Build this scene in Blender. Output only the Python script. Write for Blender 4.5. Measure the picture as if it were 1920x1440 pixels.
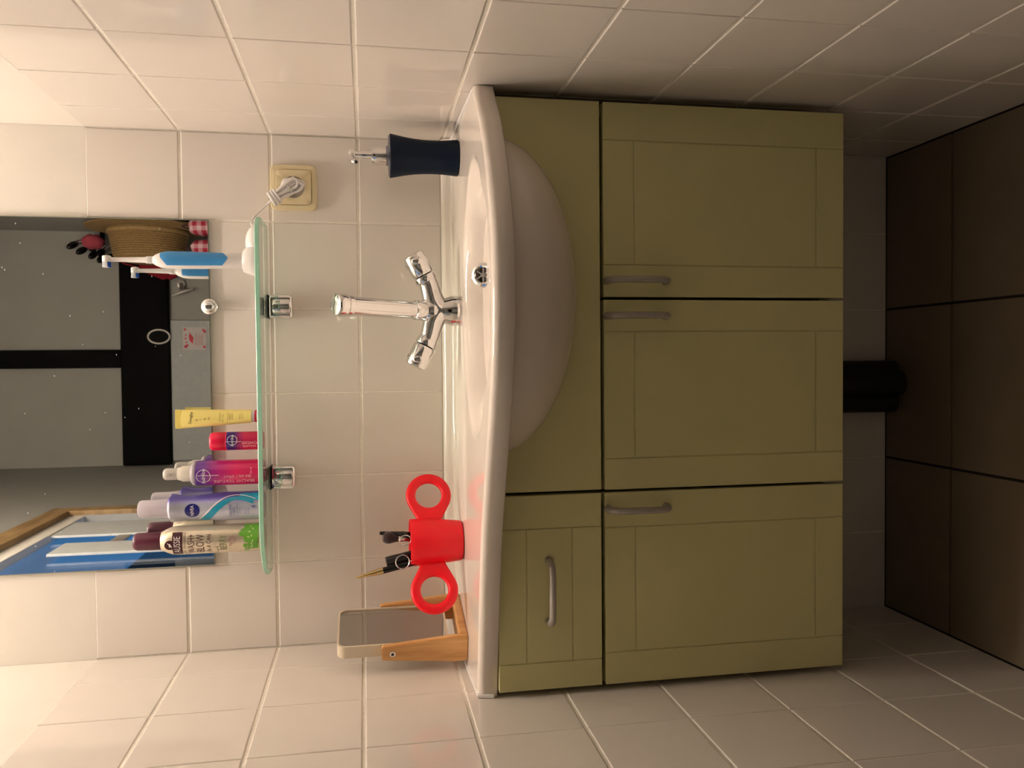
import bpy, bmesh, math, random
from mathutils import Vector, Matrix
random.seed(4)
PI = math.pi
SC = bpy.context.scene
COL = SC.collection
for o in list(bpy.data.objects): bpy.data.objects.remove(o)

# ------------------------------------------------------------------ camera, world, lights, exposure
W = .922                                   # alcove width, left wall at x = 0, back wall at y = 0, floor at z = 0
yaw, pit, rol, FPX = -.0276, -.1778, -.0140, 1528.3
fwd = Vector((math.sin(yaw)*math.cos(pit), math.cos(yaw)*math.cos(pit), math.sin(pit)))
rgt = Vector((math.cos(yaw), -math.sin(yaw), 0)); upv = rgt.cross(fwd)
r2 = rgt*math.cos(rol)+upv*math.sin(rol); u2 = upv*math.cos(rol)-rgt*math.sin(rol)
cam = bpy.data.objects.new('camera', bpy.data.cameras.new('camera')); COL.objects.link(cam)
cx, cy, cz = -u2, r2, -fwd                 # the phone was held sideways: picture-right is down in the room
cam.matrix_world = Matrix(((cx.x, cy.x, cz.x, .5124), (cx.y, cy.y, cz.y, -1.5151), (cx.z, cy.z, cz.z, 1.0540), (0, 0, 0, 1)))
cam.data.sensor_width = 36; cam.data.lens = FPX/1920*36; cam.data.clip_start = .02
SC.camera = cam
wd = bpy.data.worlds.new('dusk'); SC.world = wd; wd.use_nodes = True
wd.node_tree.nodes['Background'].inputs[0].default_value = (.06, .19, .42, 1)
wd.node_tree.nodes['Background'].inputs[1].default_value = .8
vs = SC.view_settings; vs.view_transform = 'Standard'; vs.look = 'None'; vs.gamma = 1; vs.use_curve_mapping = False
vs.exposure = 0.78
LAMP_MAIN = 84.0                            # radiance of the lamp above the mirror, the only lamp; the window adds the dusk sky
WARM = (1, .86, .745)

# ------------------------------------------------------------------ materials
def lin(c): return tuple(((v/255+.055)/1.055)**2.4 if v/255 > .04045 else v/255/12.92 for v in c)
MATS = {}
def M(name, rgb, rough=.5, metal=0, spec=.5, vary=.04, vscale=40, bump=0, bscale=60, coat=0, emit=0, trans=0, sheen=0):
    if name in MATS: return MATS[name]
    m = bpy.data.materials.new(name); m.use_nodes = True; nt = m.node_tree; b = nt.nodes['Principled BSDF']
    c = lin(rgb)
    tc = nt.nodes.new('ShaderNodeTexCoord'); nz = nt.nodes.new('ShaderNodeTexNoise'); nz.inputs['Scale'].default_value = vscale
    nz.inputs['Detail'].default_value = 3; nt.links.new(tc.outputs['Object'], nz.inputs['Vector'])
    rp = nt.nodes.new('ShaderNodeValToRGB'); e = rp.color_ramp.elements
    e[0].position = .3; e[1].position = .7
    e[0].color = (*[v*(1-vary) for v in c], 1); e[1].color = (*[min(1, v*(1+vary)) for v in c], 1)
    nt.links.new(nz.outputs['Fac'], rp.inputs['Fac']); nt.links.new(rp.outputs['Color'], b.inputs['Base Color'])
    b.inputs['Roughness'].default_value = rough; b.inputs['Metallic'].default_value = metal
    b.inputs['Specular IOR Level'].default_value = spec; b.inputs['Coat Weight'].default_value = coat
    b.inputs['Coat Roughness'].default_value = .05
    if sheen: b.inputs['Sheen Weight'].default_value = sheen
    if emit:
        nt.links.new(rp.outputs['Color'], b.inputs['Emission Color']); b.inputs['Emission Strength'].default_value = emit
    if trans: b.inputs['Transmission Weight'].default_value = trans
    if bump:
        n2 = nt.nodes.new('ShaderNodeTexNoise'); n2.inputs['Scale'].default_value = bscale; nt.links.new(tc.outputs['Object'], n2.inputs['Vector'])
        bp = nt.nodes.new('ShaderNodeBump'); bp.inputs['Strength'].default_value = bump; bp.inputs['Distance'].default_value = .002
        nt.links.new(n2.outputs['Fac'], bp.inputs['Height']); nt.links.new(bp.outputs['Normal'], b.inputs['Normal'])
    MATS[name] = m; return m
def ramp_mat(name, stops, axis=2, rough=.25, metal=0, mapping='Object', scale=1.0):
    """print that runs through colours along one object axis: stops = [(coordinate in metres, rgb)]"""
    m = bpy.data.materials.new(name); m.use_nodes = True; nt = m.node_tree; b = nt.nodes['Principled BSDF']
    tc = nt.nodes.new('ShaderNodeTexCoord'); sp = nt.nodes.new('ShaderNodeSeparateXYZ'); nt.links.new(tc.outputs['Object'], sp.inputs[0])
    mr = nt.nodes.new('ShaderNodeMapRange'); lo, hi = stops[0][0], stops[-1][0]
    mr.inputs['From Min'].default_value = lo; mr.inputs['From Max'].default_value = hi
    nt.links.new(sp.outputs[axis], mr.inputs['Value'])
    rp = nt.nodes.new('ShaderNodeValToRGB'); e = rp.color_ramp.elements
    while len(e) < len(stops): e.new(.5)
    for k, (p, c) in enumerate(stops): e[k].position = (p-lo)/(hi-lo); e[k].color = (*lin(c), 1)
    nt.links.new(mr.outputs[0], rp.inputs['Fac']); nt.links.new(rp.outputs['Color'], b.inputs['Base Color'])
    b.inputs['Roughness'].default_value = rough; b.inputs['Metallic'].default_value = metal
    return m

tile_m = M('white_glazed_tile', (229, 221, 212), .045, spec=.5, vary=.012, vscale=9, bump=.045, bscale=16)
grout_m = M('wall_grout', (244, 238, 226), .8, vary=.05, vscale=120, bump=.3, bscale=300)
plaster_m = M('white_wall_paint', (228, 222, 212), .7, vary=.015, vscale=20, bump=.1, bscale=90)
greyplaster_m = M('grey_wall_paint', (156, 155, 149), .85, vary=.03, vscale=6, bump=.1, bscale=60)
floor_m = M('taupe_floor_tile', (118, 104, 84), .42, vary=.06, vscale=14, bump=.08, bscale=120)
fgrout_m = M('dark_floor_grout', (40, 31, 22), .9, vary=.1, vscale=90)
ceram_m = M('white_ceramic', (232, 222, 212), .06, spec=.55, vary=.006, vscale=5)
lacq_m = M('pale_green_yellow_lacquer', (214, 208, 152), .35, vary=.02, vscale=7, bump=.03, bscale=250)
lacqedge_m = M('cabinet_carcass_board', (190, 184, 130), .6, vary=.05)
dark_m = M('dark_gap_board', (40, 34, 26), .9)
chrome_m = M('polished_chrome', (225, 225, 226), .04, 1, vary=.01)
steel_m = M('brushed_steel', (178, 172, 166), .36, .45, vary=.05, vscale=200)
pipe_m = M('black_plastic_pipe', (34, 32, 33), .45, vary=.1)
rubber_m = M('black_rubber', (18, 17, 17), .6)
red_m = M('red_plastic', (252, 10, 34), .38, vary=.02)
navy_m = M('navy_blue_plastic', (0, 20, 42), .5, spec=.2, vary=.04)
wood_m = None
cream_m = M('cream_plastic_frame', (222, 208, 184), .4, vary=.02)
socket_m = M('cream_socket_plastic', (226, 211, 172), .3, vary=.02)
whitep_m = M('white_plastic', (236, 232, 230), .28, vary=.01)
blue_m = M('sky_blue_rubber_grip', (62, 148, 214), .45, vary=.02)
bristle_m = M('blue_bristles', (30, 96, 196), .7, vary=.1, vscale=900)
black_m = M('glossy_black', (14, 13, 14), .22)
gold_m = M('pale_gold_metal', (224, 196, 140), .22, 1)
beam_m = M('black_stained_timber', (7, 7, 6), .75, spec=.1, vary=.3, vscale=12, bump=.4, bscale=40)
hair_m = M('dark_brush_hair', (52, 26, 30), .8, vary=.3, vscale=700, sheen=.4)

def wood(name, a, b, axis_scale=(6, 90, 90), rough=.42):
    m = bpy.data.materials.new(name); m.use_nodes = True; nt = m.node_tree; p = nt.nodes['Principled BSDF']
    tc = nt.nodes.new('ShaderNodeTexCoord'); mp = nt.nodes.new('ShaderNodeMapping'); mp.inputs['Scale'].default_value = axis_scale
    nz = nt.nodes.new('ShaderNodeTexNoise'); nz.inputs['Scale'].default_value = 1.6; nz.inputs['Detail'].default_value = 5
    rp = nt.nodes.new('ShaderNodeValToRGB'); rp.color_ramp.elements[0].position = .32; rp.color_ramp.elements[1].position = .7
    rp.color_ramp.elements[0].color = (*lin(a), 1); rp.color_ramp.elements[1].color = (*lin(b), 1)
    nt.links.new(tc.outputs['Object'], mp.inputs[0]); nt.links.new(mp.outputs[0], nz.inputs['Vector'])
    nt.links.new(nz.outputs['Fac'], rp.inputs[0]); nt.links.new(rp.outputs[0], p.inputs['Base Color']); p.inputs['Roughness'].default_value = rough
    return m
wood_m = wood('bamboo_wood', (208, 152, 92), (234, 184, 122), (60, 60, 7))
trim_m = wood('tan_window_wood', (132, 104, 66), (170, 138, 92), (20, 4, 20), .6)

def glass_mat(name, tint, rough=0.0, refl=1.0):
    """thin clear glass: tinted see-through plus mirror-like reflection by angle"""
    m = bpy.data.materials.new(name); m.use_nodes = True; nt = m.node_tree
    for n in list(nt.nodes):
        if n.type != 'OUTPUT_MATERIAL': nt.nodes.remove(n)
    out = nt.nodes['Material Output']; tr = nt.nodes.new('ShaderNodeBsdfTransparent'); tr.inputs[0].default_value = (*tint, 1)
    gl = nt.nodes.new('ShaderNodeBsdfGlossy'); gl.inputs['Roughness'].default_value = rough
    fr = nt.nodes.new('ShaderNodeFresnel'); fr.inputs['IOR'].default_value = 1.5; mx = nt.nodes.new('ShaderNodeMixShader')
    ge = nt.nodes.new('ShaderNodeNewGeometry'); mi = nt.nodes.new('ShaderNodeMix'); mi.inputs[2].default_value = 1.5; mi.inputs[3].default_value = 1/1.5   # same reflectance from both sides
    nt.links.new(ge.outputs['Backfacing'], mi.inputs[0]); nt.links.new(mi.outputs[0], fr.inputs['IOR'])
    nt.links.new(fr.outputs[0], mx.inputs[0]); nt.links.new(tr.outputs[0], mx.inputs[1]); nt.links.new(gl.outputs[0], mx.inputs[2])
    nt.links.new(mx.outputs[0], out.inputs[0]); return m
shelfglass_m = glass_mat('clear_greenish_glass', (.90, .97, .93))
windowglass_m = glass_mat('window_glass', (.93, .95, .96))
edge_m = M('green_glass_edge', (168, 224, 200), .12, vary=.05, vscale=60)
# wall mirror with dried water specks
mirror_m = bpy.data.materials.new('silvered_mirror'); mirror_m.use_nodes = True
nt = mirror_m.node_tree; pb = nt.nodes['Principled BSDF']; pb.inputs['Base Color'].default_value = (.86, .88, .87, 1)
pb.inputs['Metallic'].default_value = 1; pb.inputs['Roughness'].default_value = .012
tc = nt.nodes.new('ShaderNodeTexCoord'); vo = nt.nodes.new('ShaderNodeTexVoronoi'); vo.inputs['Scale'].default_value = 34; vo.inputs['Randomness'].default_value = 1
mp = nt.nodes.new('ShaderNodeMapping'); mp.inputs['Scale'].default_value = (1, 1, 1.5); nt.links.new(tc.outputs['Object'], mp.inputs[0]); nt.links.new(mp.outputs[0], vo.inputs['Vector'])
lt = nt.nodes.new('ShaderNodeMath'); lt.operation = 'LESS_THAN'; lt.inputs[1].default_value = .055; nt.links.new(vo.outputs['Distance'], lt.inputs[0])
df = nt.nodes.new('ShaderNodeBsdfDiffuse'); df.inputs[0].default_value = (.75, .75, .72, 1); mx = nt.nodes.new('ShaderNodeMixShader')
ml = nt.nodes.new('ShaderNodeMath'); ml.operation = 'MULTIPLY'; ml.inputs[1].default_value = .4; nt.links.new(lt.outputs[0], ml.inputs[0])
nt.links.new(ml.outputs[0], mx.inputs[0]); nt.links.new(pb.outputs[0], mx.inputs[1]); nt.links.new(df.outputs[0], mx.inputs[2])
nt.links.new(mx.outputs[0], nt.nodes['Material Output'].inputs[0])
plainmirror_m = M('hand_mirror_glass', (200, 200, 198), .02, 1, vary=.005)
def emis(name, rgb, s):
    m = bpy.data.materials.new(name); m.use_nodes = True; b = m.node_tree.nodes['Principled BSDF']
    b.inputs['Base Color'].default_value = (.8, .8, .8, 1); b.inputs['Emission Color'].default_value = (*rgb, 1); b.inputs['Emission Strength'].default_value = s
    return m
# two woven / printed cloths
def check_mat(name, c1, c2, sc):
    m = bpy.data.materials.new(name); m.use_nodes = True; nt = m.node_tree; b = nt.nodes['Principled BSDF']; b.inputs['Roughness'].default_value = .9
    tc = nt.nodes.new('ShaderNodeTexCoord'); sp = nt.nodes.new('ShaderNodeSeparateXYZ'); nt.links.new(tc.outputs['Object'], sp.inputs[0])
    acc = []
    for ax in (0, 2):
        mu = nt.nodes.new('ShaderNodeMath'); mu.operation = 'MULTIPLY'; mu.inputs[1].default_value = sc; nt.links.new(sp.outputs[ax], mu.inputs[0])
        fr = nt.nodes.new('ShaderNodeMath'); fr.operation = 'FRACT'; nt.links.new(mu.outputs[0], fr.inputs[0])
        gt = nt.nodes.new('ShaderNodeMath'); gt.operation = 'GREATER_THAN'; gt.inputs[1].default_value = .5; nt.links.new(fr.outputs[0], gt.inputs[0]); acc.append(gt)
    ad = nt.nodes.new('ShaderNodeMath'); ad.operation = 'ADD'; nt.links.new(acc[0].outputs[0], ad.inputs[0]); nt.links.new(acc[1].outputs[0], ad.inputs[1])
    hv = nt.nodes.new('ShaderNodeMath'); hv.operation = 'MULTIPLY'; hv.inputs[1].default_value = .5; nt.links.new(ad.outputs[0], hv.inputs[0])
    mx = nt.nodes.new('ShaderNodeMix'); mx.data_type = 'RGBA'; mx.inputs[6].default_value = (*lin(c1), 1); mx.inputs[7].default_value = (*lin(c2), 1)
    nt.links.new(hv.outputs[0], mx.inputs[0]); nt.links.new(mx.outputs[2], b.inputs['Base Color']); return m
ging_m = check_mat('pink_gingham_cloth', (226, 190, 196), (176, 40, 66), 26)

# ------------------------------------------------------------------ mesh helpers
def tag(o, label=None, cat=None, group=None, kind=None):
    if label: o['label'] = label
    if cat: o['category'] = cat
    if group: o['group'] = group
    if kind: o['kind'] = kind
    return o
def obj(name, bm, mat, parent=None, smooth=False, local=False):
    """one mesh object; vertices in room coordinates unless local (then in the parent's own frame)"""
    me = bpy.data.meshes.new(name)
    bmesh.ops.recalc_face_normals(bm, faces=bm.faces[:])
    bm.to_mesh(me); bm.free()
    if smooth:
        for p in me.polygons: p.use_smooth = True
        try: me.set_sharp_from_angle(angle=math.radians(smooth if smooth is not True else 40))
        except Exception: pass
    for mm in (mat if isinstance(mat, (list, tuple)) else [mat]): me.materials.append(mm)
    o = bpy.data.objects.new(name, me); COL.objects.link(o)
    if parent:
        o.parent = parent
        if not local: o.matrix_parent_inverse = WORLD[parent.name].inverted()
    WORLD[o.name] = WORLD[parent.name] if (parent and local) else Matrix.Identity(4)
    return o
WORLD = {}
def thing(name, label, cat, loc, rotz=0, group=None):
    o = bpy.data.objects.new(name, None); COL.objects.link(o); o.empty_display_size = .03
    o.location = loc; o.rotation_euler = (0, 0, rotz)
    WORLD[o.name] = Matrix.Translation(loc) @ Matrix.Rotation(rotz, 4, 'Z')
    return tag(o, label, cat, group)
def nb(): return bmesh.new()
def box(bm, lo, hi, bev=0, seg=2):
    lo, hi = Vector(lo), Vector(hi)
    t = bmesh.new(); bmesh.ops.create_cube(t, size=1)
    for v in t.verts: v.co = Vector([(lo[i]+hi[i])/2+v.co[i]*(hi[i]-lo[i]) for i in range(3)])
    if bev: bmesh.ops.bevel(t, geom=t.edges[:], offset=bev, segments=seg, affect='EDGES', profile=.5)
    merge(bm, t); return bm
def merge(bm, t, mat=None):
    me = bpy.data.meshes.new('tmp')
    if mat is not None: t.transform(mat)
    t.to_mesh(me); t.free(); bm.from_mesh(me); bpy.data.meshes.remove(me)
def bx(name, lo, hi, mat, parent=None, bev=0, seg=2, local=False, smooth=False):
    return obj(name, box(nb(), lo, hi, bev, seg), mat, parent, smooth, local)
def lathe(bm, prof, c=(0, 0, 0), seg=40, sx=1, sy=1, cap=True):
    """prof = [(radius, z)] turned about the z axis through c"""
    rings = []
    for r, z in prof:
        if r < 1e-6: rings.append([bm.verts.new((c[0], c[1], c[2]+z))])
        else: rings.append([bm.verts.new((c[0]+sx*r*math.cos(2*PI*k/seg), c[1]+sy*r*math.sin(2*PI*k/seg), c[2]+z)) for k in range(seg)])
    for a, b in zip(rings, rings[1:]):
        for k in range(seg):
            k2 = (k+1) % seg
            if len(a) == 1 and len(b) == 1: continue
            if len(a) == 1: bm.faces.new((a[0], b[k], b[k2]))
            elif len(b) == 1: bm.faces.new((a[k], a[k2], b[0]))
            else: bm.faces.new((a[k], a[k2], b[k2], b[k]))
    if cap:
        for r in (rings[0], rings[-1]):
            if len(r) > 2: bm.faces.new(r)
    return bm
def catmull(pts, n=8):
    pts = [Vector(p) for p in pts]; out = []
    for i in range(len(pts)-1):
        p0, p1, p2, p3 = pts[max(0, i-1)], pts[i], pts[i+1], pts[min(len(pts)-1, i+2)]
        for k in range(n):
            t = k/n
            out.append(.5*((2*p1)+(-p0+p2)*t+(2*p0-5*p1+4*p2-p3)*t*t+(-p0+3*p1-3*p2+p3)*t**3))
    return out+[pts[-1]]
def tube(bm, pts, r, seg=10, smooth=0, closed=False, flat=1.0, up=None):
    """round bar through pts; r a number or one radius per control point"""
    rs = r if isinstance(r, (list, tuple)) else [r]*len(pts)
    P = [Vector(p) for p in pts]
    if smooth:
        n = len(P); P2 = catmull(P, smooth); rs = [rs[min(n-1, i//smooth)]*(1-(i % smooth)/smooth)+rs[min(n-1, i//smooth+1)]*((i % smooth)/smooth) for i in range(len(P2))]; P = P2
    N = len(P); rings = []; nrm = None
    for i in range(N):
        if closed: t = (P[(i+1) % N]-P[i-1]).normalized()
        else: t = ((P[min(N-1, i+1)]-P[max(0, i-1)])).normalized()
        if nrm is None:
            a = Vector(up) if up else (Vector((0, 0, 1)) if abs(t.z) < .9 else Vector((1, 0, 0)))
            nrm = (a-t*a.dot(t)).normalized()
        else: nrm = (nrm-t*nrm.dot(t)).normalized()
        b = t.cross(nrm)
        rings.append([bm.verts.new(P[i]+(nrm*math.cos(2*PI*k/seg)+b*flat*math.sin(2*PI*k/seg))*rs[i]) for k in range(seg)])
    for i in range(N if closed else N-1):
        a, b = rings[i], rings[(i+1) % N]
        for k in range(seg): bm.faces.new((a[k], a[(k+1) % seg], b[(k+1) % seg], b[k]))
    if not closed: bm.faces.new(rings[0]); bm.faces.new(rings[-1])
    return bm
def cyl(bm, a, b, r, r2=None, seg=28, bev=0):
    """cylinder or cone from a to b with optionally rounded rims"""
    a, b = Vector(a), Vector(b); L = (b-a).length; r2 = r if r2 is None else r2; t = bmesh.new()
    prof = [(0, 0)]
    if bev: prof += [(r-bev, 0), (r-bev*.3, bev*.3), (r, bev), (r2, L-bev), (r2-bev*.3, L-bev*.3), (r2-bev, L)]
    else: prof += [(r, 0), (r2, L)]
    prof += [(0, L)]; lathe(t, prof, seg=seg, cap=False)
    q = Vector((0, 0, 1)).rotation_difference((b-a).normalized())
    merge(bm, t, Matrix.Translation(a) @ q.to_matrix().to_4x4()); return bm
def prism(bm, poly, axis, lo, hi, bev=0):
    """polygon (2-d) pushed along an axis: 'x' takes (y,z), 'y' takes (x,z), 'z' takes (x,y)"""
    def P(p, d): return {'x': (d, p[0], p[1]), 'y': (p[0], d, p[1]), 'z': (p[0], p[1], d)}[axis]
    t = bmesh.new(); a = [t.verts.new(P(p, lo)) for p in poly]; b = [t.verts.new(P(p, hi)) for p in poly]
    t.faces.new(a); t.faces.new(b)
    for i in range(len(poly)): t.faces.new((a[i], a[(i+1) % len(poly)], b[(i+1) % len(poly)], b[i]))
    bmesh.ops.recalc_face_normals(t, faces=t.faces[:])
    if bev: bmesh.ops.bevel(t, geom=[e for e in t.edges if len(e.link_faces) == 2 and e.calc_face_angle() > .6], offset=bev, segments=2, affect='EDGES')
    merge(bm, t); return bm
def text_mesh(s, size, align='CENTER', spacing=1.0):
    cu = bpy.data.curves.new('t', 'FONT'); cu.body = s; cu.size = size; cu.align_x = align; cu.align_y = 'CENTER'; cu.space_character = spacing
    cu.resolution_u = 3
    o = bpy.data.objects.new('t', cu); COL.objects.link(o)
    me = bpy.data.meshes.new_from_object(o.evaluated_get(bpy.context.evaluated_depsgraph_get()))
    vs = [v.co.copy() for v in me.vertices]; fs = [tuple(p.vertices) for p in me.polygons]
    bpy.data.objects.remove(o); bpy.data.curves.remove(cu); bpy.data.meshes.remove(me)
    return vs, fs
def put2d(bm, vs, fs, f):
    """flat print: 2-d outline (u, v) laid on a surface by f(u, v)"""
    nv = [bm.verts.new(f(v[0], v[1])) for v in vs]
    for a in fs:
        try: bm.faces.new([nv[i] for i in a])
        except Exception: pass
    return bm
def on_cyl(cx_, cy_, r, z0, phi0=0, rot=0, sx=1.0, lift=.0003):
    def f(u, v):
        u *= sx
        if rot: u, v = -v, u                     # text that climbs: turned a quarter to the left
        rr = (r(z0+v) if callable(r) else r)+lift; a = phi0+u/rr
        return Vector((cx_+rr*math.sin(a), cy_-rr*math.cos(a), z0+v))
    return f
def lettering(name, parent, mat, items):
    bm = nb()
    for s, size, f, *rest in items:
        vs, fs = text_mesh(s, size, spacing=rest[0] if rest else 1.0); put2d(bm, vs, fs, f)
    return obj(name, bm, mat, parent)
def disc2d(r, n=28, rin=0, sy=1.0):
    if rin:
        vs = [Vector((q*math.cos(2*PI*k/n), q*sy*math.sin(2*PI*k/n), 0)) for k in range(n) for q in (rin, r)]
        return vs, [(2*k, 2*k+1, (2*k+3) % (2*n), (2*k+2) % (2*n)) for k in range(n)]
    vs = [Vector((0, 0, 0))]; fs = [(0, 1+k, 1+(k+1) % n) for k in range(n)]
    for j in range(1, 6): vs += [Vector((r*j/5*math.cos(2*PI*k/n), r*j/5*sy*math.sin(2*PI*k/n), 0)) for k in range(n)]
    for j in range(4): fs += [(1+j*n+k, 1+j*n+(k+1) % n, 1+(j+1)*n+(k+1) % n, 1+(j+1)*n+k) for k in range(n)]
    return vs, fs
def grid2d(u0, u1, v0, v1, n=12, m=2):
    vs = [Vector((u0+(u1-u0)*i/n, v0+(v1-v0)*j/m, 0)) for j in range(m+1) for i in range(n+1)]
    return vs, [(j*(n+1)+i, j*(n+1)+i+1, (j+1)*(n+1)+i+1, (j+1)*(n+1)+i) for j in range(m) for i in range(n)]

# ------------------------------------------------------------------ the room shell
PT = .153; ZT = 1.5218                       # row pitch and the top of the tiling
DO = 2.95; XR = 1.19; HC = 2.95              # far wall behind the camera, its right wall, ceiling
def struct(o): return tag(o, kind='structure')
bmw = box(nb(), (-.12, .0014, 0), (W+.12, .12, ZT)); box(bmw, (-.12, .0008, ZT), (W+.12, .12, HC))
wall_back = struct(obj('wall_back', bmw, [grout_m, plaster_m]))
for p in wall_back.data.polygons: p.material_index = 1 if p.center.z > ZT+.001 else 0
# left wall: tiled beside the basin, painted above and beyond, with a window opening
TL = .645                                     # depth to which the side walls are tiled
WD0, WD1, WZ0, WZ1 = .66, 1.50, 1.36, 2.06
def wallmat(o, low):
    for p in o.data.polygons:
        c = p.center; p.material_index = 0 if (c.z < ZT-.0005 and -low-.001 < c.y) else (2 if c.y < -.9 and c.z > 1.2 else 1)
bmw = box(nb(), (-.10, -TL, 0), (-.0014, .0, ZT)); box(bmw, (-.10, -TL, ZT), (-.0008, 0, HC))
for a, b, z0, z1 in ((TL, WD0, 0, HC), (WD0, WD1, 0, WZ0), (WD0, WD1, WZ1, HC), (WD1, DO, 0, HC)): box(bmw, (-.032, -b, z0), (-.0008, -a, z1))
wall_left = struct(obj('wall_left', bmw, [grout_m, plaster_m, greyplaster_m])); wallmat(wall_left, TL)
TR = .80
bmw = box(nb(), (W+.0014, -TR, 0), (W+.10, 0, ZT)); box(bmw, (W+.0008, -TR, ZT), (W+.10, 0, HC))
box(bmw, (W+.10, -TR, 0), (XR+.1, -TR+.1, HC)); box(bmw, (XR, -DO, 0), (XR+.1, -TR, HC))
wall_right = struct(obj('wall_right', bmw, [grout_m, plaster_m, greyplaster_m])); wallmat(wall_right, TR)
wall_front = struct(bx('wall_front', (-.1, -DO-.1, 0), (XR+.1, -DO, HC), greyplaster_m))
floor = struct(bx('floor', (-.1, -DO-.1, -.1), (XR+.1, .12, -.004), fgrout_m))
ceiling = struct(bx('ceiling', (-.1, -DO-.1, HC), (XR+.1, .12, HC+.1), plaster_m))

# tiles: one shared mesh per size, every tile an object of its own
TM = {}
def tile_mesh(w, h, th, mat, ch):
    key = (round(w, 4), round(h, 4), mat.name)
    if key not in TM:
        bm = nb(); ins = [(0, 0), (0, th-ch), (ch*.35, th-ch*.35), (ch, th)]; rings = []
        for i, z in ins: rings.append([bm.verts.new((x*(w/2-i), y*(h/2-i), z)) for x, y in ((-1, -1), (1, -1), (1, 1), (-1, 1))])
        for a, b in zip(rings, rings[1:]):
            for k in range(4): bm.faces.new((a[k], a[(k+1) % 4], b[(k+1) % 4], b[k]))
        bm.faces.new(rings[-1]); me = bpy.data.meshes.new('tile'); bmesh.ops.recalc_face_normals(bm, faces=bm.faces[:]); bm.to_mesh(me); bm.free()
        me.materials.append(mat); TM[key] = me
    return TM[key]
def tile(name, parent, c, ux, uy, un, w, h, th, mat, ch=.0016, jit=.0016):
    o = bpy.data.objects.new(name, tile_mesh(w, h, th, mat, ch)); COL.objects.link(o); o.parent = parent
    Rm = Matrix((ux, uy, un)).transposed() @ Matrix.Rotation(random.gauss(0, jit), 3, 'X') @ Matrix.Rotation(random.gauss(0, jit), 3, 'Y')
    o.matrix_basis = Matrix.Translation(Vector(c)-Vector(un)*th) @ Rm.to_4x4()
    return o
X_, Y_, Z_ = Vector((1, 0, 0)), Vector((0, 1, 0)), Vector((0, 0, 1))
COLS = [0, .1555, .3092, .4596, .6115, .7665, W]
GH, GV = .0046, .0021                        # row joints are wide, upright joints thin
for r in range(10):
    z1 = ZT-PT*r-(0 if r == 0 else GH/2); z0 = max(.001, ZT-PT*(r+1)+GH/2)
    for a, b in zip(COLS, COLS[1:]):
        tile('tile', wall_back, ((a+b)/2, 0, (z0+z1)/2), X_, Z_, -Y_, b-a-GV, z1-z0, .0045, tile_m)
    for wall, x, nn, ds in ((wall_left, 0, X_, [0, .1085, .2635, .4240, .5820, TL]), (wall_right, W, -X_, [0, .119, .2757, .4345, .5930, .7480, TR])):
        for a, b in zip(ds, ds[1:]):
            tile('tile', wall, (x, -(a+b)/2, (z0+z1)/2), Y_*nn.x, Z_, nn, b-a-GV, z1-z0, .0045, tile_m)
FX = [0.0, .3094, .6127, W]; FY = [0, .1902, .4952, .8, 1.105, 1.41]
for i in range(len(FY)-1):
    for a, b in zip(FX, FX[1:]):
        tile('floor_tile', floor, ((a+b)/2, -(FY[i]+FY[i+1])/2, 0), X_, Y_, Z_, b-a-.005, FY[i+1]-FY[i]-.005, .006, floor_m, .0005, .0008)
farf = bx('floor_covering', (-.02, -DO, -.004), (XR, -1.41, -.001), floor_m, floor)

# window beside the basin (seen in the mirror only)
win = struct(bx('window_1', (-.029, -WD1+.01, WZ0), (-.025, -WD0-.01, WZ1), windowglass_m))
sash_m = M('grey_window_sash', (196, 200, 198), .5)
for n, lo, hi, m in (('casing_side', (-.002, -WD1-.07, WZ0-.05), (.016, -WD1, WZ1+.07), trim_m), ('casing_head', (-.002, -WD1, WZ1), (.016, -WD0+.02, WZ1+.07), trim_m),
                     ('sash_stile', (-.016, -1.41, WZ0), (-.008, -1.19, 2.03), sash_m), ('sash_stile', (-.016, -1.075, WZ0+.06), (-.008, -.93, 1.93), sash_m),
                     ('sash_hinge', (-.018, -1.19, 1.775), (-.012, -1.07, 1.815), steel_m), ('reveal_board', (-.030, -WD1, WZ1-.05), (-.004, -WD0, WZ1), plaster_m),
                     ('sill_board', (-.033, -WD1, WZ0-.02), (.02, -WD0, WZ0), plaster_m)):
    bx(n, lo, hi, m, win, .002)
roof = thing('neighbour_roof', 'dark neighbouring roof outside the window, seen in the mirror', 'roof', (-1.3, -5, 0))
bx('roof_slope', (-1.6, -8, .0), (-1.0, -3.4, 2.84), M('dark_roof_slates', (22, 22, 26), .8), roof, .03)
bx('ridge', (-1.4, -8, 2.83), (-1.2, -3.4, 2.9), M('dark_ridge_tiles', (30, 28, 30), .8), roof, .01)

# far wall: timber frame, door leaf
def beam(n, lo, hi, label):
    return tag(bx(n, lo, hi, beam_m, None, .006), label, 'beam')
tag(beam('timber_beam', (.003, -DO, 2.04), (XR, -DO+.045, 2.272), 'wide black timber beam running across the far wall opposite the basin'))
tag(beam('timber_post', (.500, -DO, 2.270), (.592, -DO+.04, HC), 'narrow black timber post standing on the wide beam, seen in mirror'))
door = struct(bx('door_1', (.02, -DO, 0), (.742, -DO+.022, 2.035), M('grey_door_paint', (168, 172, 170), .6), None, .003))
lev = nb(); cyl(lev, (.09, -DO+.02, 1.02), (.09, -DO+.07, 1.02), .009); tube(lev, [(.09, -DO+.065, 1.02), (.13, -DO+.068, 1.02), (.2, -DO+.066, 1.018)], .008, smooth=4)
obj('door_handle', lev, steel_m, door, True)

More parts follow.
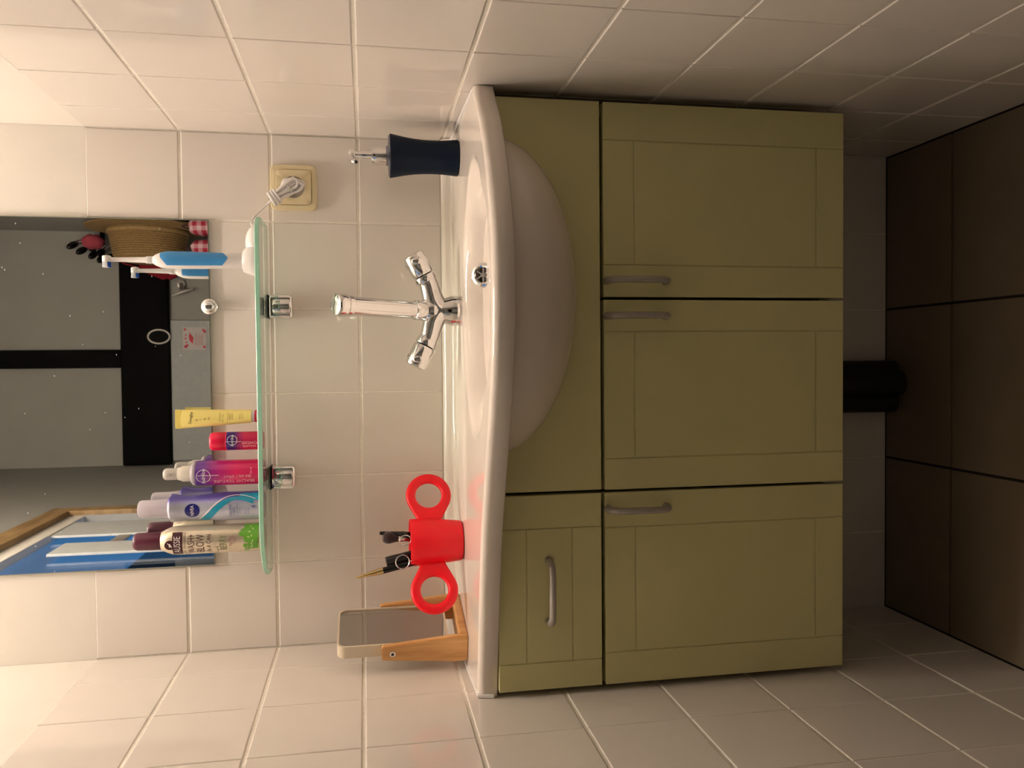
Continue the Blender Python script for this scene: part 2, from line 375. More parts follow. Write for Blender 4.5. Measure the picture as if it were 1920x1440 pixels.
# ------------------------------------------------------------------ lamps
t = thing('mirror_lamp_offscreen', 'tube lamp with warm light mounted on the wall above the mirror', 'lamp', (.46, 0, 2.46))
bx('back_plate', (.20, -.045, 2.43), (.72, .002, 2.49), whitep_m, t, .004)
for x in (.19, .73):
    b = nb(); cyl(b, (x-.014, -.31, 2.46), (x+.014, -.31, 2.46), .03, bev=.003); box(b, (x-.012, -.31, 2.445), (x+.012, -.0, 2.475)); obj('end_cap', b, chrome_m, t, True)
obj('light_tube_offscreen', cyl(nb(), (.203, -.31, 2.46), (.717, -.31, 2.46), .024, seg=24), emis('warm_tube', WARM, LAMP_MAIN), t, True)

# ------------------------------------------------------------------ vanity cabinets
YF = -.307
def handle(parent, c, vert=True, L=.094):
    h = L/2; e = .030
    pts = [(0, 0, -h), (0, -.010, -h), (0, -.021, -h+.006), (0, -.026, -h+.018), (0, -.027, 0), (0, -.026, h-.018), (0, -.021, h-.006), (0, -.010, h), (0, 0, h)]
    if not vert: pts = [(z, y, x) for x, y, z in pts]
    b = tube(nb(), [Vector(c)+Vector(p) for p in pts], [.0062, .0058, .0055, .0052, .0052, .0052, .0055, .0058, .0062], 12, 4)
    return obj('handle', b, steel_m, parent, True)
def framed_front(name, parent, x0, x1, z0, z1, sx0, sx1, sz0, sz1, hc, vert):
    """slab with stiles, rails and a centre panel parted by fine grooves"""
    d = bx(name, (x0, YF+.0016, z0), (x1, YF+.018, z1), lacq_m, parent, .0012)
    g = .0007; bv = .0009
    for n, lo, hi in (('stile', (x0, z0), (sx0-g, z1)), ('stile', (sx1+g, z0), (x1, z1)), ('rail', (sx0+g, sz1+g), (sx1-g, z1)), ('rail', (sx0+g, z0), (sx1-g, sz0-g)), ('panel', (sx0+g, sz0+g), (sx1-g, sz1-g))):
        bx(n, (lo[0], YF, lo[1]), (hi[0], YF+.003, hi[1]), lacq_m, d, bv)
    handle(d, hc, vert)
    return d
def carcass(parent, x0, x1, shelf=True):
    for n, lo, hi in (('side_board', (x0, -.288, .305), (x0+.016, -.004, .858)), ('side_board', (x1-.016, -.288, .305), (x1, -.004, .858)), ('bottom_board', (x0+.016, -.288, .305), (x1-.016, -.004, .321)), ('back_board', (x0+.016, -.010, .321), (x1-.016, -.004, .70))):
        bx(n, lo, hi, lacqedge_m, parent)
ca = thing('vanity_cabinet', 'narrow pale yellow-green wall cabinet with one drawer over one door', 'cabinet', (.16, -.15, .29))
carcass(ca, .012, .307)
framed_front('drawer_front', ca, .010, .3090, .6985, .8605, .052, .258, .745, .817, (.162, YF, .7825), False)
framed_front('door', ca, .010, .3090, .290, .6925, .060, .255, .338, .6435, (.284, YF, .641), True)
cb = thing('vanity_cabinet', 'wide pale yellow-green wall cabinet with two doors below the basin bowl', 'cabinet', (.61, -.15, .29))
carcass(cb, .3125, .905)
EX, EA, EC, EZ = .612, .236, .126, .862          # cut-out that follows the bowl
poly = [(.3145, .6985), (.9075, .6985), (.9075, .8605), (EX+EA+.008, .8605)]+[(EX+(EA-.001)*math.cos(a), EZ-(EC-.001)*math.sin(a)) for a in [PI*k/40 for k in range(1, 40)]]+[(EX-EA-.008, .8605), (.3145, .8605)]
obj('apron_panel', prism(nb(), poly, 'y', YF, YF+.018), lacq_m, cb)
framed_front('door', cb, .3135, .6065, .290, .6925, .362, .558, .338, .6435, (.5815, YF, .641), True)
framed_front('door', cb, .6110, .9075, .290, .6925, .660, .850, .338, .6435, (.6355, YF, .641), True)

# ------------------------------------------------------------------ wash basin
ZD = .892
FR = [(-.02, .295), (.0, .298), (.051, .306), (.18, .334), (.264, .359), (.348, .398), (.454, .447), (.532, .472), (.594, .480), (.649, .479), (.705, .466), (.783, .430), (.847, .382), (.922, .312), (.95, .29)]
def front(x):
    for i in range(len(FR)-1):
        if FR[i][0] <= x <= FR[i+1][0]:
            p0, p1, p2, p3 = [FR[min(max(j, 0), len(FR)-1)][1] for j in (i-1, i, i+1, i+2)]
            t = (x-FR[i][0])/(FR[i+1][0]-FR[i][0])
            return .5*(2*p1+(p2-p0)*t+(2*p0-5*p1+4*p2-p3)*t*t+(3*p1-p0-3*p2+p3)*t**3)
    return FR[-1][1]
def sst(a, b, x):
    t = min(1, max(0, (x-a)/(b-a))); return t*t*(3-2*t)
def deck_z(x, d):
    z = ZD
    if d < .03: z += .021*(1-sst(.010, .026, d))                     # upstand at the wall
    z += .0012*sst(.100, .085, d) if False else 0
    # shallow side ledges and the deep bowl inside them
    e1 = math.hypot((x-.607)/.212, (d-.300)/.128)
    e2 = ((abs(x-.607)/.168)**2.6+(abs(d-.305)/.150)**2.6)**(1/2.6)
    z -= .016*(1-sst(.86, 1.0, e1))
    z -= .112*(1-sst(.42, 1.0, e2))**.8 if e2 < 1 else 0
    return z
basin = thing('wash_basin', 'white ceramic wash basin with bowed front rim on the cabinets', 'basin', (.46, -.2, .862))
bm = nb(); NX, NT = 190, 110; x0, x1 = .0015, W-.0015; rows = []
for i in range(NX+1):
    x = x0+(x1-x0)*i/NX; F = front(x); col = []
    for j in range(NT+1):
        d = .0005+(F-.0105)*j/NT; col.append((x, -d, deck_z(x, d)))
    for a in range(1, 7): an = a/6*PI/2; col.append((x, -(F-.010+.010*math.sin(an)), ZD-.010+.010*math.cos(an)))
    col += [(x, -F, ZD-.016), (x, -F+.0005, .8640), (x, -F+.003, .8615), (x, -F+.012, .8612), (x, -.27, .8612), (x, -.0005, .8612)]
    rows.append([bm.verts.new(p) for p in col])
for a, b in zip(rows, rows[1:]):
    for k in range(len(a)): bm.faces.new((a[k], a[(k+1) % len(a)], b[(k+1) % len(a)], b[k]))
bm.faces.new(rows[0]); bm.faces.new(rows[-1])
OC = Vector((.652, -.2175, .8655))
bmesh.ops.delete(bm, geom=[f for f in bm.faces if len(f.verts) == 4 and (f.calc_center_median()-OC).length < .0138], context='FACES')
obj('basin_top', bm, ceram_m, basin, 50)
bm = nb(); NU, NV = 64, 24; vr = []                                   # outer shell of the bowl below the rim
for j in range(NV+1):
    e = PI/2*j/NV
    vr.append([bm.verts.new((EX+.2455*math.cos(e)*math.cos(2*PI*k/NU), -.25-.205*math.cos(e)*math.sin(2*PI*k/NU) if math.sin(2*PI*k/NU) > 0 else -.25-.12*math.cos(e)*math.sin(2*PI*k/NU), EZ-.131*math.sin(e))) for k in range(NU)])
for a, b in zip(vr, vr[1:]):
    for k in range(NU): bm.faces.new((a[k], a[(k+1) % NU], b[(k+1) % NU], b[k]))
bmesh.ops.remove_doubles(bm, verts=bm.verts[:], dist=1e-5)
obj('bowl_underside', bm, ceram_m, basin, True)
b = tube(nb(), [(.003, -.002, ZD+.002), (.0035, -.15, ZD+.001), (.004, -.297, ZD-.002), (.0035, -.3, .868)], .0032, 8); obj('sealant_bead', b, whitep_m, basin, True)
b = tube(nb(), [(W-.003, -.002, ZD+.002), (W-.0035, -.15, ZD+.001), (W-.004, -.305, ZD-.002), (W-.0035, -.308, .868)], .0032, 8); obj('sealant_bead', b, whitep_m, basin, True)
# overflow rosette on the rear slope of the bowl
OC = Vector((.652, -.2175, .8655)); on = Vector((0, -.86, .51)); q = Vector((0, 0, 1)).rotation_difference(on).to_matrix().to_4x4(); OM = Matrix.Translation(OC) @ q
ov = nb(); t0 = lathe(nb(), [(.0125, .0005), (.0125, .003), (.015, .0042), (.019, .0030), (.0205, 0), (.0205, -.004), (.0125, -.004)], seg=36, cap=False); merge(ov, t0, OM)
og = obj('overflow_ring', ov, chrome_m, basin, True)
ov = nb(); t0 = lathe(nb(), [(.0128, -.001), (.0175, -.004), (.0175, -.045), (0, -.045)], seg=30, cap=False); merge(ov, t0, OM); obj('overflow_hole', ov, ceram_m, basin, 40)
ov = nb()
for k in range(6):
    t0 = box(nb(), (0, -.0012, .0003), (.0128, .0012, .0022)); merge(ov, t0, OM @ Matrix.Rotation(k*PI/3, 4, 'Z'))
t0 = cyl(nb(), (0, 0, .0003), (0, 0, .003), .0038, seg=16); merge(ov, t0, OM); obj('overflow_spokes', ov, chrome_m, og, False)

# ------------------------------------------------------------------ mixer tap
T0 = Vector((.6015, -.105, ZD))
tap = thing('mixer_tap', 'chrome two-handle mixer tap with upright spout on the basin', 'tap', T0)
obj('base', lathe(nb(), [(0, -.002), (.0262, -.002), (.0262, .012), (.0255, .016), (.022, .026), (.02, .034), (0, .034)], T0), chrome_m, tap, True)
b = nb()                                                             # Y body grown from three limbs
hubR, hubL = T0+Vector((.045, -.002, .052)), T0+Vector((-.045, -.002, .052))
tube(b, [T0+Vector((0, 0, .012)), T0+Vector((0, 0, .030)), T0+Vector((.012, -.001, .042)), T0+Vector((.028, -.002, .0475)), hubR, T0+Vector((.052, -.002, .0565))], [.0225, .021, .0195, .0178, .0168, .0165], 24, 5)
tube(b, [T0+Vector((0, 0, .012)), T0+Vector((0, 0, .030)), T0+Vector((-.012, -.001, .042)), T0+Vector((-.028, -.002, .0475)), hubL, T0+Vector((-.052, -.002, .0565))], [.0225, .021, .0195, .0178, .0168, .0165], 24, 5)
t0 = bmesh.new(); bmesh.ops.create_uvsphere(t0, u_segments=24, v_segments=14, radius=1); merge(b, t0, Matrix.Translation(T0+Vector((0, -.001, .046))) @ Matrix.Diagonal((.026, .0205, .024, 1)))
obj('body', b, chrome_m, tap, True)
for s in (1, -1):
    a = T0+Vector((s*.050, -.002, .055)); dr = Vector((s*.84, -.03, .46 if s > 0 else .42)).normalized()
    obj('scale_ring', cyl(nb(), a, a+dr*.011, .0186, bev=.0008), chrome_m, tap, True)
    hd = nb(); cyl(hd, a+dr*.0115, a+dr*.052, .0200, .0185, seg=32, bev=.005)
    h = obj('handle', hd, chrome_m, tap, True)
    for k in range(3):                                               # scooped finger flats
        an = k*2*PI/3+.5; side = dr.cross(Vector((0, 1, 0))).normalized(); up2 = side.cross(dr)
        n = side*math.cos(an)+up2*math.sin(an)
        pb_ = a+dr*.038+n*.0168; t0 = bmesh.new(); bmesh.ops.create_uvsphere(t0, u_segments=14, v_segments=8, radius=1)
        g = nb(); qq = Vector((0, 0, 1)).rotation_difference(n).to_matrix().to_4x4(); merge(g, t0, Matrix.Translation(pb_) @ qq @ Matrix.Diagonal((.0075, .0105, .0032, 1))); obj('finger_grip', g, chrome_m, h, True)
vsx, fsx = text_mesh('30', .0075)
a = T0+Vector((.050, -.002, .055)); dr = Vector((.84, -.03, .46)).normalized(); fu = Vector((0, 0, 1)).cross(dr).normalized()
rd = fu.cross(dr)
def onring(u, v):
    an = -1.25+u/.0187; return a+dr*(.0055+v)+(Vector((0, -1, 0))*math.cos(an)+rd.normalized()*math.sin(an)*(1 if rd.z < 0 else -1))*.0189
obj('scale_number', put2d(nb(), vsx, fsx, onring), black_m, tap)
S0, S1 = T0+Vector((0, -.006, .062)), Vector((.6055, -.172, 1.078)); ax = (S1-S0).normalized()
obj('spout_collar', cyl(nb(), S0, S0+ax*.019, .0172, bev=.0015), chrome_m, tap, True)
Mi = S0.lerp(S1, .5)+Vector((0, .006, .004))
obj('spout', tube(nb(), [S0+ax*.015, S0.lerp(S1, .25)+Vector((0, .005, .003)), Mi, S0.lerp(S1, .78)+Vector((0, .003, .003)), S1], [.0142, .0150, .0156, .0158, .0155], 28, 6), chrome_m, tap, True)
ax2 = (ax+Vector((0, -.12, .1))).normalized()
sp = obj('spout_ring', cyl(nb(), S1-ax2*.004, S1+ax2*.007, .0172, bev=.001), chrome_m, tap, True)
obj('aerator', cyl(nb(), S1+ax2*.0065, S1+ax2*.025, .0188, .0178, bev=.002), chrome_m, tap, True)

# ------------------------------------------------------------------ soap dispenser
D0 = Vector((.8625, -.112, ZD+.0005))
t = thing('soap_dispenser', 'navy blue waisted soap dispenser with chrome pump', 'dispenser', D0)
HB = .116
prof = [(0, 0), (.0285, 0), (.0305, .0015)]+[(.0278+.0092*((z-.045)/.07)**2 if z > .045 else .0278+.0030*((.045-z)/.045)**2, z) for z in [.004+.0112*k for k in range(10)]]+[(.0365, HB-.001), (.0355, HB), (0, HB)]
obj('body', lathe(nb(), prof, D0, 48, cap=False), navy_m, t, 50)
obj('lid_disc', lathe(nb(), [(0, HB-.001), (.034, HB-.001), (.034, HB+.0022), (.0165, HB+.003), (.0165, HB+.006), (0, HB+.006)], D0, 40, cap=False), M('bluish_steel_rim', (150, 152, 166), .3, 1), t, 30)
obj('pump_collar', lathe(nb(), [(0, HB+.005), (.0152, HB+.005), (.0155, HB+.007), (.0155, HB+.028), (.0145, HB+.030), (0, HB+.030)], D0, 32, cap=False), chrome_m, t, 30)
obj('pump_stem', lathe(nb(), [(0, HB+.029), (.0068, HB+.029), (.0066, HB+.042), (.0062, HB+.043), (.0062, HB+.060), (0, HB+.060)], D0, 24, cap=False), chrome_m, t, 30)
b = nb(); lathe(b, [(0, HB+.058), (.0085, HB+.058), (.0098, HB+.060), (.0098, HB+.065), (.008, HB+.0672), (0, HB+.0675)], D0, 24, cap=False)
h0 = D0+Vector((0, 0, HB+.0625)); tube(b, [h0, h0+Vector((-.010, -.016, .001)), h0+Vector((-.018, -.030, -.0015)), h0+Vector((-.020, -.034, -.006))], [.0052, .0046, .0040, .0036], 14, 4)
obj('pump_head', b, chrome_m, t, 40)
hn = h0+Vector((-.0202, -.0345, -.0066)); obj('nozzle_shade_disc', cyl(nb(), hn, hn+Vector((-.0006, -.001, -.0012)), .0024, seg=12), rubber_m, t)  # flat black disc; the dark of the opening is put into its colour

# ------------------------------------------------------------------ red cup with ring handles
C0 = Vector((.2035, -.113, ZD+.0005)); cr = math.radians(30)
cup = thing('ring_handled_cup', 'red plastic cup with two flat ring handles holding make-up brushes', 'cup', C0, cr)
prof = [(0, 0), (.031, 0), (.0335, .0015), (.0345, .005)]+[(.0345+.0055*math.sin(PI/2*k/8), .005+.084*k/8) for k in range(1, 9)]+[(.0392, .0905), (.0378, .090), (.0372, .088)]+[(.0372-.0045*k/5, .088-.084*k/5) for k in range(1, 6)]+[(0, .004)]
obj('cup_body', lathe(nb(), prof, (0, 0, 0), 56, cap=False), red_m, cup, 40, local=True)
def ring_handle(s, zc, R, rin):
    """flat rounded ring joined to the cup by a waisted neck"""
    n = 64; xc = s*(.0385+R+.006); t = bmesh.new(); out, inn = [], []
    for k in range(n):
        an = 2*PI*k/n; ex, ez = math.cos(an), math.sin(an)
        o_ = Vector((xc+R*ex, 0, zc+R*ez)); i_ = Vector((xc+rin*ex, 0, zc+rin*ez))
        if -s*ex > .80: o_ = Vector((s*.033, 0, zc+ez/.6*.0205))
        elif -s*ex > .45:
            w = sst(.45, .80, -s*ex); o_ = o_.lerp(Vector((s*.037, 0, zc+math.copysign(.0205, ez))), w)
        out.append(o_); inn.append(i_)
    rows = []
    for k in range(n):
        m_ = (out[k]+inn[k])/2; h = (out[k]-inn[k])/2; prof = []
        for j in range(14):
            bt = 2*PI*j/14; c_ = math.copysign(abs(math.cos(bt))**.6, math.cos(bt)); s_ = math.copysign(abs(math.sin(bt))**.8, math.sin(bt))
            prof.append(t.verts.new(m_+h*c_+Vector((0, .0062*s_, 0))))
        rows.append(prof)
    for k in range(n):
        a, b2 = rows[k], rows[(k+1) % n]
        for j in range(14): t.faces.new((a[j], a[(j+1) % 14], b2[(j+1) % 14], b2[j]))
    return obj('ring_handle', t, red_m, cup, 60, local=True)
ring_handle(1, .0545, .0400, .0230); ring_handle(-1, .0525, .0400, .0230)
# things standing in the cup
t = thing('powder_brush', 'make-up brush with dark fluffy head and silver ferrule in red cup', 'brush', (.204, -.110, .905))
A, B = Vector((.204, -.110, .9)), Vector((.2155, -.125, 1.005)); ax = (B-A).normalized()
obj('brush_handle', cyl(nb(), A, B-ax*.02, .0035, .0050, 14), black_m, t, True); obj('ferrule', cyl(nb(), B-ax*.022, B, .0058, .0068, 18), chrome_m, t, True)
hb = nb(); t0 = lathe(nb(), [(.0066, -.002), (.0085, .006), (.0106, .013), (.0105, .019), (.0075, .0235), (0, .025)], seg=22); merge(hb, t0, Matrix.Translation(B) @ Vector((0, 0, 1)).rotation_difference(ax).to_matrix().to_4x4()); obj('hair_head', hb, hair_m, t, True)
t = thing('tweezer_pencil', 'slim matt black pencil leaning in red cup beside the fluffy brush', 'pencil', (.206, -.122, .905))
A, B = Vector((.207, -.118, .905)), Vector((.2255, -.128, 1.034)); b = cyl(nb(), A, A.lerp(B, .72), .0056, .0062, 14); cyl(b, A.lerp(B, .70), B, .006, .003, 14, bev=.001); obj('barrel', b, black_m, t, True)
obj('gold_band', cyl(nb(), A.lerp(B, .58), A.lerp(B, .61), .0066, seg=16), gold_m, t, True)
t = thing('gold_tipped_brush', 'black brush with long pale gold pointed tip leaning out of red cup', 'brush', (.187, -.128, .905))
A, B = Vector((.187, -.126, .905)), Vector((.155, -.140, 1.074)); ax = (B-A).normalized()
obj('barrel', cyl(nb(), A, A.lerp(B, .74), .0050, .0054, 16), black_m, t, True)
b = cyl(nb(), A.lerp(B, .735), A.lerp(B, .80), .0056, .0050, 16); cyl(b, A.lerp(B, .80), B, .0050, .0016, 16, bev=.0006); obj('gold_tip', b, gold_m, t, True)
t = thing('mascara_tube', 'short glossy black mascara tube standing in red cup', 'mascara', (.196, -.112, .905))
A, B = Vector((.196, -.112, .905)), Vector((.1765, -.128, 1.024)); b = cyl(nb(), A, A.lerp(B, .5), .0078, seg=20); obj('tube', b, black_m, t, True)
obj('cap', cyl(nb(), A.lerp(B, .49), B, .0086, .0080, 20, bev=.001), M('dark_translucent_cap', (46, 42, 44), .15), t, True)
t = thing('metal_clip', 'small silver wire clip with two loops in red cup', 'clip', (.2, -.13, .93))
def loop(c, r, tilt, wob=0):
    return [Vector(c)+Matrix.Rotation(tilt, 3, 'Z') @ Vector((r*math.cos(2*PI*k/26), wob*math.sin(4*PI*k/26), r*math.sin(2*PI*k/26))) for k in range(26)]
obj('wire_loop', tube(nb(), loop((.179, -.146, .997), .0115, .2), .0009, 8, closed=True), chrome_m, t, True)
obj('wire_loop', tube(nb(), loop((.215, -.146, .992), .0095, -.3), .0009, 8, closed=True), chrome_m, t, True)
obj('wire_leg', tube(nb(), [(.179, -.146, .9855), (.19, -.135, .95), (.200, -.118, .91), (.208, -.135, .95), (.214, -.146, .983)], .0009, 8, 5), chrome_m, t, True)

# ------------------------------------------------------------------ folding stand mirror
K0 = Vector((.0385, -.176, ZD+.0005)); sm = thing('stand_mirror', 'small rectangular mirror with cream frame in a bamboo stand', 'mirror', K0, -math.radians(15))
LS = .126                                                            # local: x across the plank, y from near plank to far plank
def plank(y): return prism(nb(), [(-.0235, 0), (.0235, 0), (.0235, .022), (.0125, .139), (.0105, .1415), (-.0105, .1415), (-.0125, .139), (-.0235, .022)], 'y', y-.005, y+.005, .0012)
def pl_fix(b): return b
obj('side_plank', plank(0), wood_m, sm, local=True); obj('side_plank', plank(LS), wood_m, sm, local=True)
obj('base_board', box(nb(), (-.0235, .0045, .003), (.0235, LS-.0045, .013), .001), wood_m, sm, local=True)
obj('wooden_pad', box(nb(), (-.022, -.003, 0), (.022, LS+.003, .0031)), wood_m, sm, local=True)  # thin slab under the stand, same bamboo wood as the planks
def rrect(y0, y1, z0, z1, r, n=6):
    out = []
    for cy2, cz2, a0 in ((y1-r, z1-r, 0), (y0+r, z1-r, PI/2), (y0+r, z0+r, PI), (y1-r, z0+r, 1.5*PI)):
        out += [(cy2+r*math.cos(a0+PI/2*k/n), cz2+r*math.sin(a0+PI/2*k/n)) for k in range(n+1)]
    return out
fr = nb(); O, I = rrect(.0065, LS-.0065, .030, .2135, .014), rrect(.0095, LS-.0095, .033, .2105, .0115); n = len(O)
va = [[fr.verts.new((x, *p)) for p in P_] for x, P_ in ((-.011, O), (.0105, O), (.0105, I), (.0085, I), (-.011, I))]
for a, b2 in zip(va, va[1:]):
    for k in range(n): fr.faces.new((a[k], a[(k+1) % n], b2[(k+1) % n], b2[k]))
fr.faces.new(va[0])
obj('frame', fr, cream_m, sm, 40, local=True)
obj('mirror_glass', prism(nb(), I, 'x', .0072, .0086), plainmirror_m, sm, local=True)
for y, s in ((0, -1), (LS, 1)):
    b = cyl(nb(), (0, y+s*.0045, .124), (0, y+s*.0072, .124), .0052, seg=20, bev=.0008); sc = obj('pivot_screw', b, chrome_m, sm, True, local=True)
    cyl_ = cyl(nb(), (0, y+s*.0072, .124), (0, y+s*.0074, .124), .0026, seg=14); obj('screw_shade_disc', cyl_, rubber_m, sc, local=True)  # black disc laid on the screw head for the shade of its recess

# ------------------------------------------------------------------ glass shelf
ZB, ZS = 1.2215, 1.2290                                              # underside and top of the glass
def shelf_outline(inset=0):
    xa, xb, yf = .146+inset, .757-inset, -.132+inset; pts = [(xb-.0, -.004)]
    rr = .034; pts += [(xb-rr+rr*math.cos(a), yf+rr-rr*math.sin(a)) for a in [PI/2*k/10 for k in range(11)]]
    rl, ry = .115, .092; pts += [(xa+rl-rl*math.sin(a), yf+ry-ry*math.cos(a)) for a in [PI/2*k/16 for k in range(17)]]
    pts += [(xa, -.004)]
    return pts
sh = thing('glass_shelf', 'green-edged glass shelf on two chrome brackets below the mirror', 'shelf', (.45, 0, ZB))
bm = nb(); n = 0; lv = [(0.0012, ZB), (0, ZB+.001), (0, ZS-.001), (.0012, ZS)]; R_ = [[bm.verts.new((x, y, z)) for x, y in shelf_outline(i)] for i, z in lv]; n = len(R_[0])
for a, b2 in zip(R_, R_[1:]):
    for k in range(n): bm.faces.new((a[k], a[(k+1) % n], b2[(k+1) % n], b2[k])).material_index = 0 if k == n-1 else 1
bm.faces.new(R_[0]); bm.faces.new(R_[-1])
obj('glass_pane', bm, [shelfglass_m, edge_m], sh)
for x in (.6135, .3115):
    br = bx('bracket', (x-.021, -.034, ZB-.043), (x+.021, .001, ZB-.0012), chrome_m, sh, .006, 4, smooth=40)
    b = lathe(nb(), [(0, ZB-.0385), (.0115, ZB-.0385), (.0128, ZB-.037), (.0128, ZB-.011), (.0115, ZB-.0095), (0, ZB-.0095)], (x, -.0325, 0), 36, 1, .55, cap=False); obj('bracket_boss', b, chrome_m, br, 35)
    bx('rubber_gasket', (x-.0205, -.0335, ZB-.0016), (x+.0205, -.002, ZB+.0001), rubber_m, br)
    bx('upper_clamp', (x-.017, -.028, ZS-.0002), (x+.017, .0, ZS+.008), chrome_m, br, .003, 3, smooth=40)

# ------------------------------------------------------------------ wall mirror
mr_ = thing('wall_mirror', 'large frameless wall mirror above the glass shelf', 'mirror', (.46, 0, 1.323))
bx('mirror_pane', (.158, -.0062, 1.323), (.765, -.0004, 1.93), mirror_m, mr_)
for lo, hi in (((.1565, -.0058, 1.3215), (.7665, -.0002, 1.3231)), ((.1565, -.0058, 1.323), (.1581, -.0002, 1.93)), ((.7649, -.0058, 1.323), (.7665, -.0002, 1.93))): bx('polished_edge', lo, hi, M('mirror_edge_glass', (150, 156, 146), .2, .4), mr_)
for x in (.6145, ):
    b = nb(); t0 = lathe(nb(), [(0, 0), (.0150, 0), (.0152, .003), (.0135, .0065), (.0105, .0082), (.0100, .0105), (.0085, .0142), (.005, .0162), (0, .0168)], seg=32, cap=False); merge(b, t0, Matrix.Translation((x, -.0005, 1.3225)) @ Matrix.Rotation(PI/2, 4, 'X')); obj('mirror_clip', b, chrome_m, mr_, 40)

# ------------------------------------------------------------------ bottles on the shelf
ink_m = M('brown_print', (70, 22, 34), .4, vary=.02); wink_m = M('white_print', (244, 238, 236), .4, vary=.02); gink_m = M('grey_print', (110, 104, 120), .4)
lime_m = M('leaf_green_print', (108, 176, 60), .35, vary=.05); navyink_m = M('dark_blue_print', (24, 28, 112), .3, vary=.02); teal_m = M('turquoise_print', (26, 150, 184), .3, vary=.03)
pinkink_m = M('pale_pink_print', (255, 176, 196), .4)
def zb(x): return 1.4405-.000853*(x-249)                              # height of a photo column on the fronts of the bottles
# tall can with plum cap
AX, AY, AR = .2135, -.052, .0245; can = thing('dry_shampoo_can', 'tall pale gold spray can with plum cap and leaf print on glass shelf', 'bottle', (AX, AY, ZS))
champ_m = M('pale_champagne_metal', (226, 214, 192), .24, .55, vary=.02)
ZN = 1.394
obj('can_body', lathe(nb(), [(0, ZS), (.022, ZS), (AR-.0005, ZS+.0025), (AR, ZS+.005), (AR, ZN-.022), (AR-.0012, ZN-.012), (AR-.005, ZN-.003), (.0165, ZN+.003), (.0160, ZN+.004), (0, ZN+.004)], (AX, AY, 0), 48, cap=False), champ_m, can, 40)
obj('cap', lathe(nb(), [(0, ZN+.003), (.0150, ZN+.003), (.0155, ZN+.006), (.0150, 1.436), (.0138, 1.4405), (.012, 1.4425), (0, 1.4425)], (AX, AY, 0), 36, cap=False), M('plum_plastic', (92, 38, 58), .3), can, 40)
F = lambda z, phi=0, rot=0, sx=1: on_cyl(AX, AY, AR, z, phi, rot, sx)
PH = -.16
b = nb(); put2d(b, *grid2d(-.0205, .0225, -.0080, .0080, 18), F(zb(333), PH)); put2d(b, *disc2d(.0085), F(zb(319), PH)); obj('brown_label', b, ink_m, can)
Fl = lambda z, phi=0, sx=1: on_cyl(AX, AY, AR, z, phi, 0, sx, .0006)
b = nb(); put2d(b, *disc2d(.0033, 14, 0, .45), Fl(zb(319), PH)); put2d(b, [Vector(p) for p in ((-.0045, -.0035, 0), (-.002, -.001, 0), (.0005, -.0005, 0), (-.0008, -.0028, 0))], [(0, 1, 2, 3)], Fl(zb(319), PH)); put2d(b, [Vector(p) for p in ((.002, .0008, 0), (.0045, .003, 0), (.0038, .0042, 0), (.0012, .0014, 0))], [(0, 1, 2, 3)], Fl(zb(319), PH)); obj('emblem', b, wink_m, can)
lettering('brand_lettering', can, wink_m, [('AUSSIE', .0150, Fl(zb(333), PH, .66))])
lettering('brown_lettering', can, ink_m, [('DRY SHAMPOO', .0052, F(zb(347), PH), 1.25), ('WASH+', .0165, F(zb(359.5), PH, 0, .62)), ('BLOW', .0185, F(zb(376.5), PH, 0, .62)), ('IN A CAN', .0105, F(zb(392.5), PH, 0, .72))])
lettering('green_lettering', can, M('olive_print', (96, 116, 62), .4), [('BERRY', .0165, F(zb(420), PH, 0, .58))])
lettering('script_lettering', can, M('olive_print', (96, 116, 62), .4), [('Blackcurrant', .0042, F(zb(408), PH-.6))])
lettering('volume_lettering', can, ink_m, [('180ml', .005, F(zb(486), PH+.05))])
lettering('grey_lettering', can, M('silver_grey_print', (168, 160, 140), .4), [('KIWI', .0120, F(zb(406.5), PH+.1, 0, .75), 1.2)])
b = nb(); put2d(b, *disc2d(.0062, 24, .0052), F(zb(437), PH+.22)); put2d(b, *disc2d(.0034, 20, .0025), F(zb(437), PH+.22)); put2d(b, *disc2d(.0022, 14, .0014), F(zb(433), PH-.12)); obj('care_marks', b, M('rosy_print', (150, 96, 104), .4), can)
b = nb()
def leaf(u, v, ang, L, w_):
    pts = [(0, 0), (.25*L, w_*.8), (.55*L, w_), (.85*L, w_*.45), (L, 0), (.85*L, -w_*.45), (.55*L, -w_), (.25*L, -w_*.8)]
    return [Vector((u+p[0]*math.cos(ang)-p[1]*math.sin(ang), v+p[0]*math.sin(ang)+p[1]*math.cos(ang), 0)) for p in pts], [tuple(range(8))]
put2d(b, *grid2d(.000, .032, -.0210, .0030, 10), F(zb(462), 0)); put2d(b, *grid2d(-.017, .001, -.0210, -.004, 8), F(zb(462), 0))
rl = random.Random(2)
for k in range(16): put2d(b, *leaf(-.020+.0030*k*.9, -.004+rl.uniform(-.003, .003)+max(0, (k-7))*.0009, PI/2+rl.uniform(-.9, .9), rl.uniform(.006, .010), .0022), on_cyl(AX, AY, AR, zb(462), 0, 0, 1, .00035))
obj('leaf_print', b, lime_m, can)
b = nb()
for k in range(9): put2d(b, *leaf(-.013+.0045*k, -.016+rl.uniform(0, .010), rl.uniform(0, PI), .0048, .0011), on_cyl(AX, AY, AR, zb(462), 0, 0, 1, .0006))
obj('pale_leaf_print', b, M('pale_lime_print', (206, 226, 160), .4), can)  # pale leaves printed over the green ones
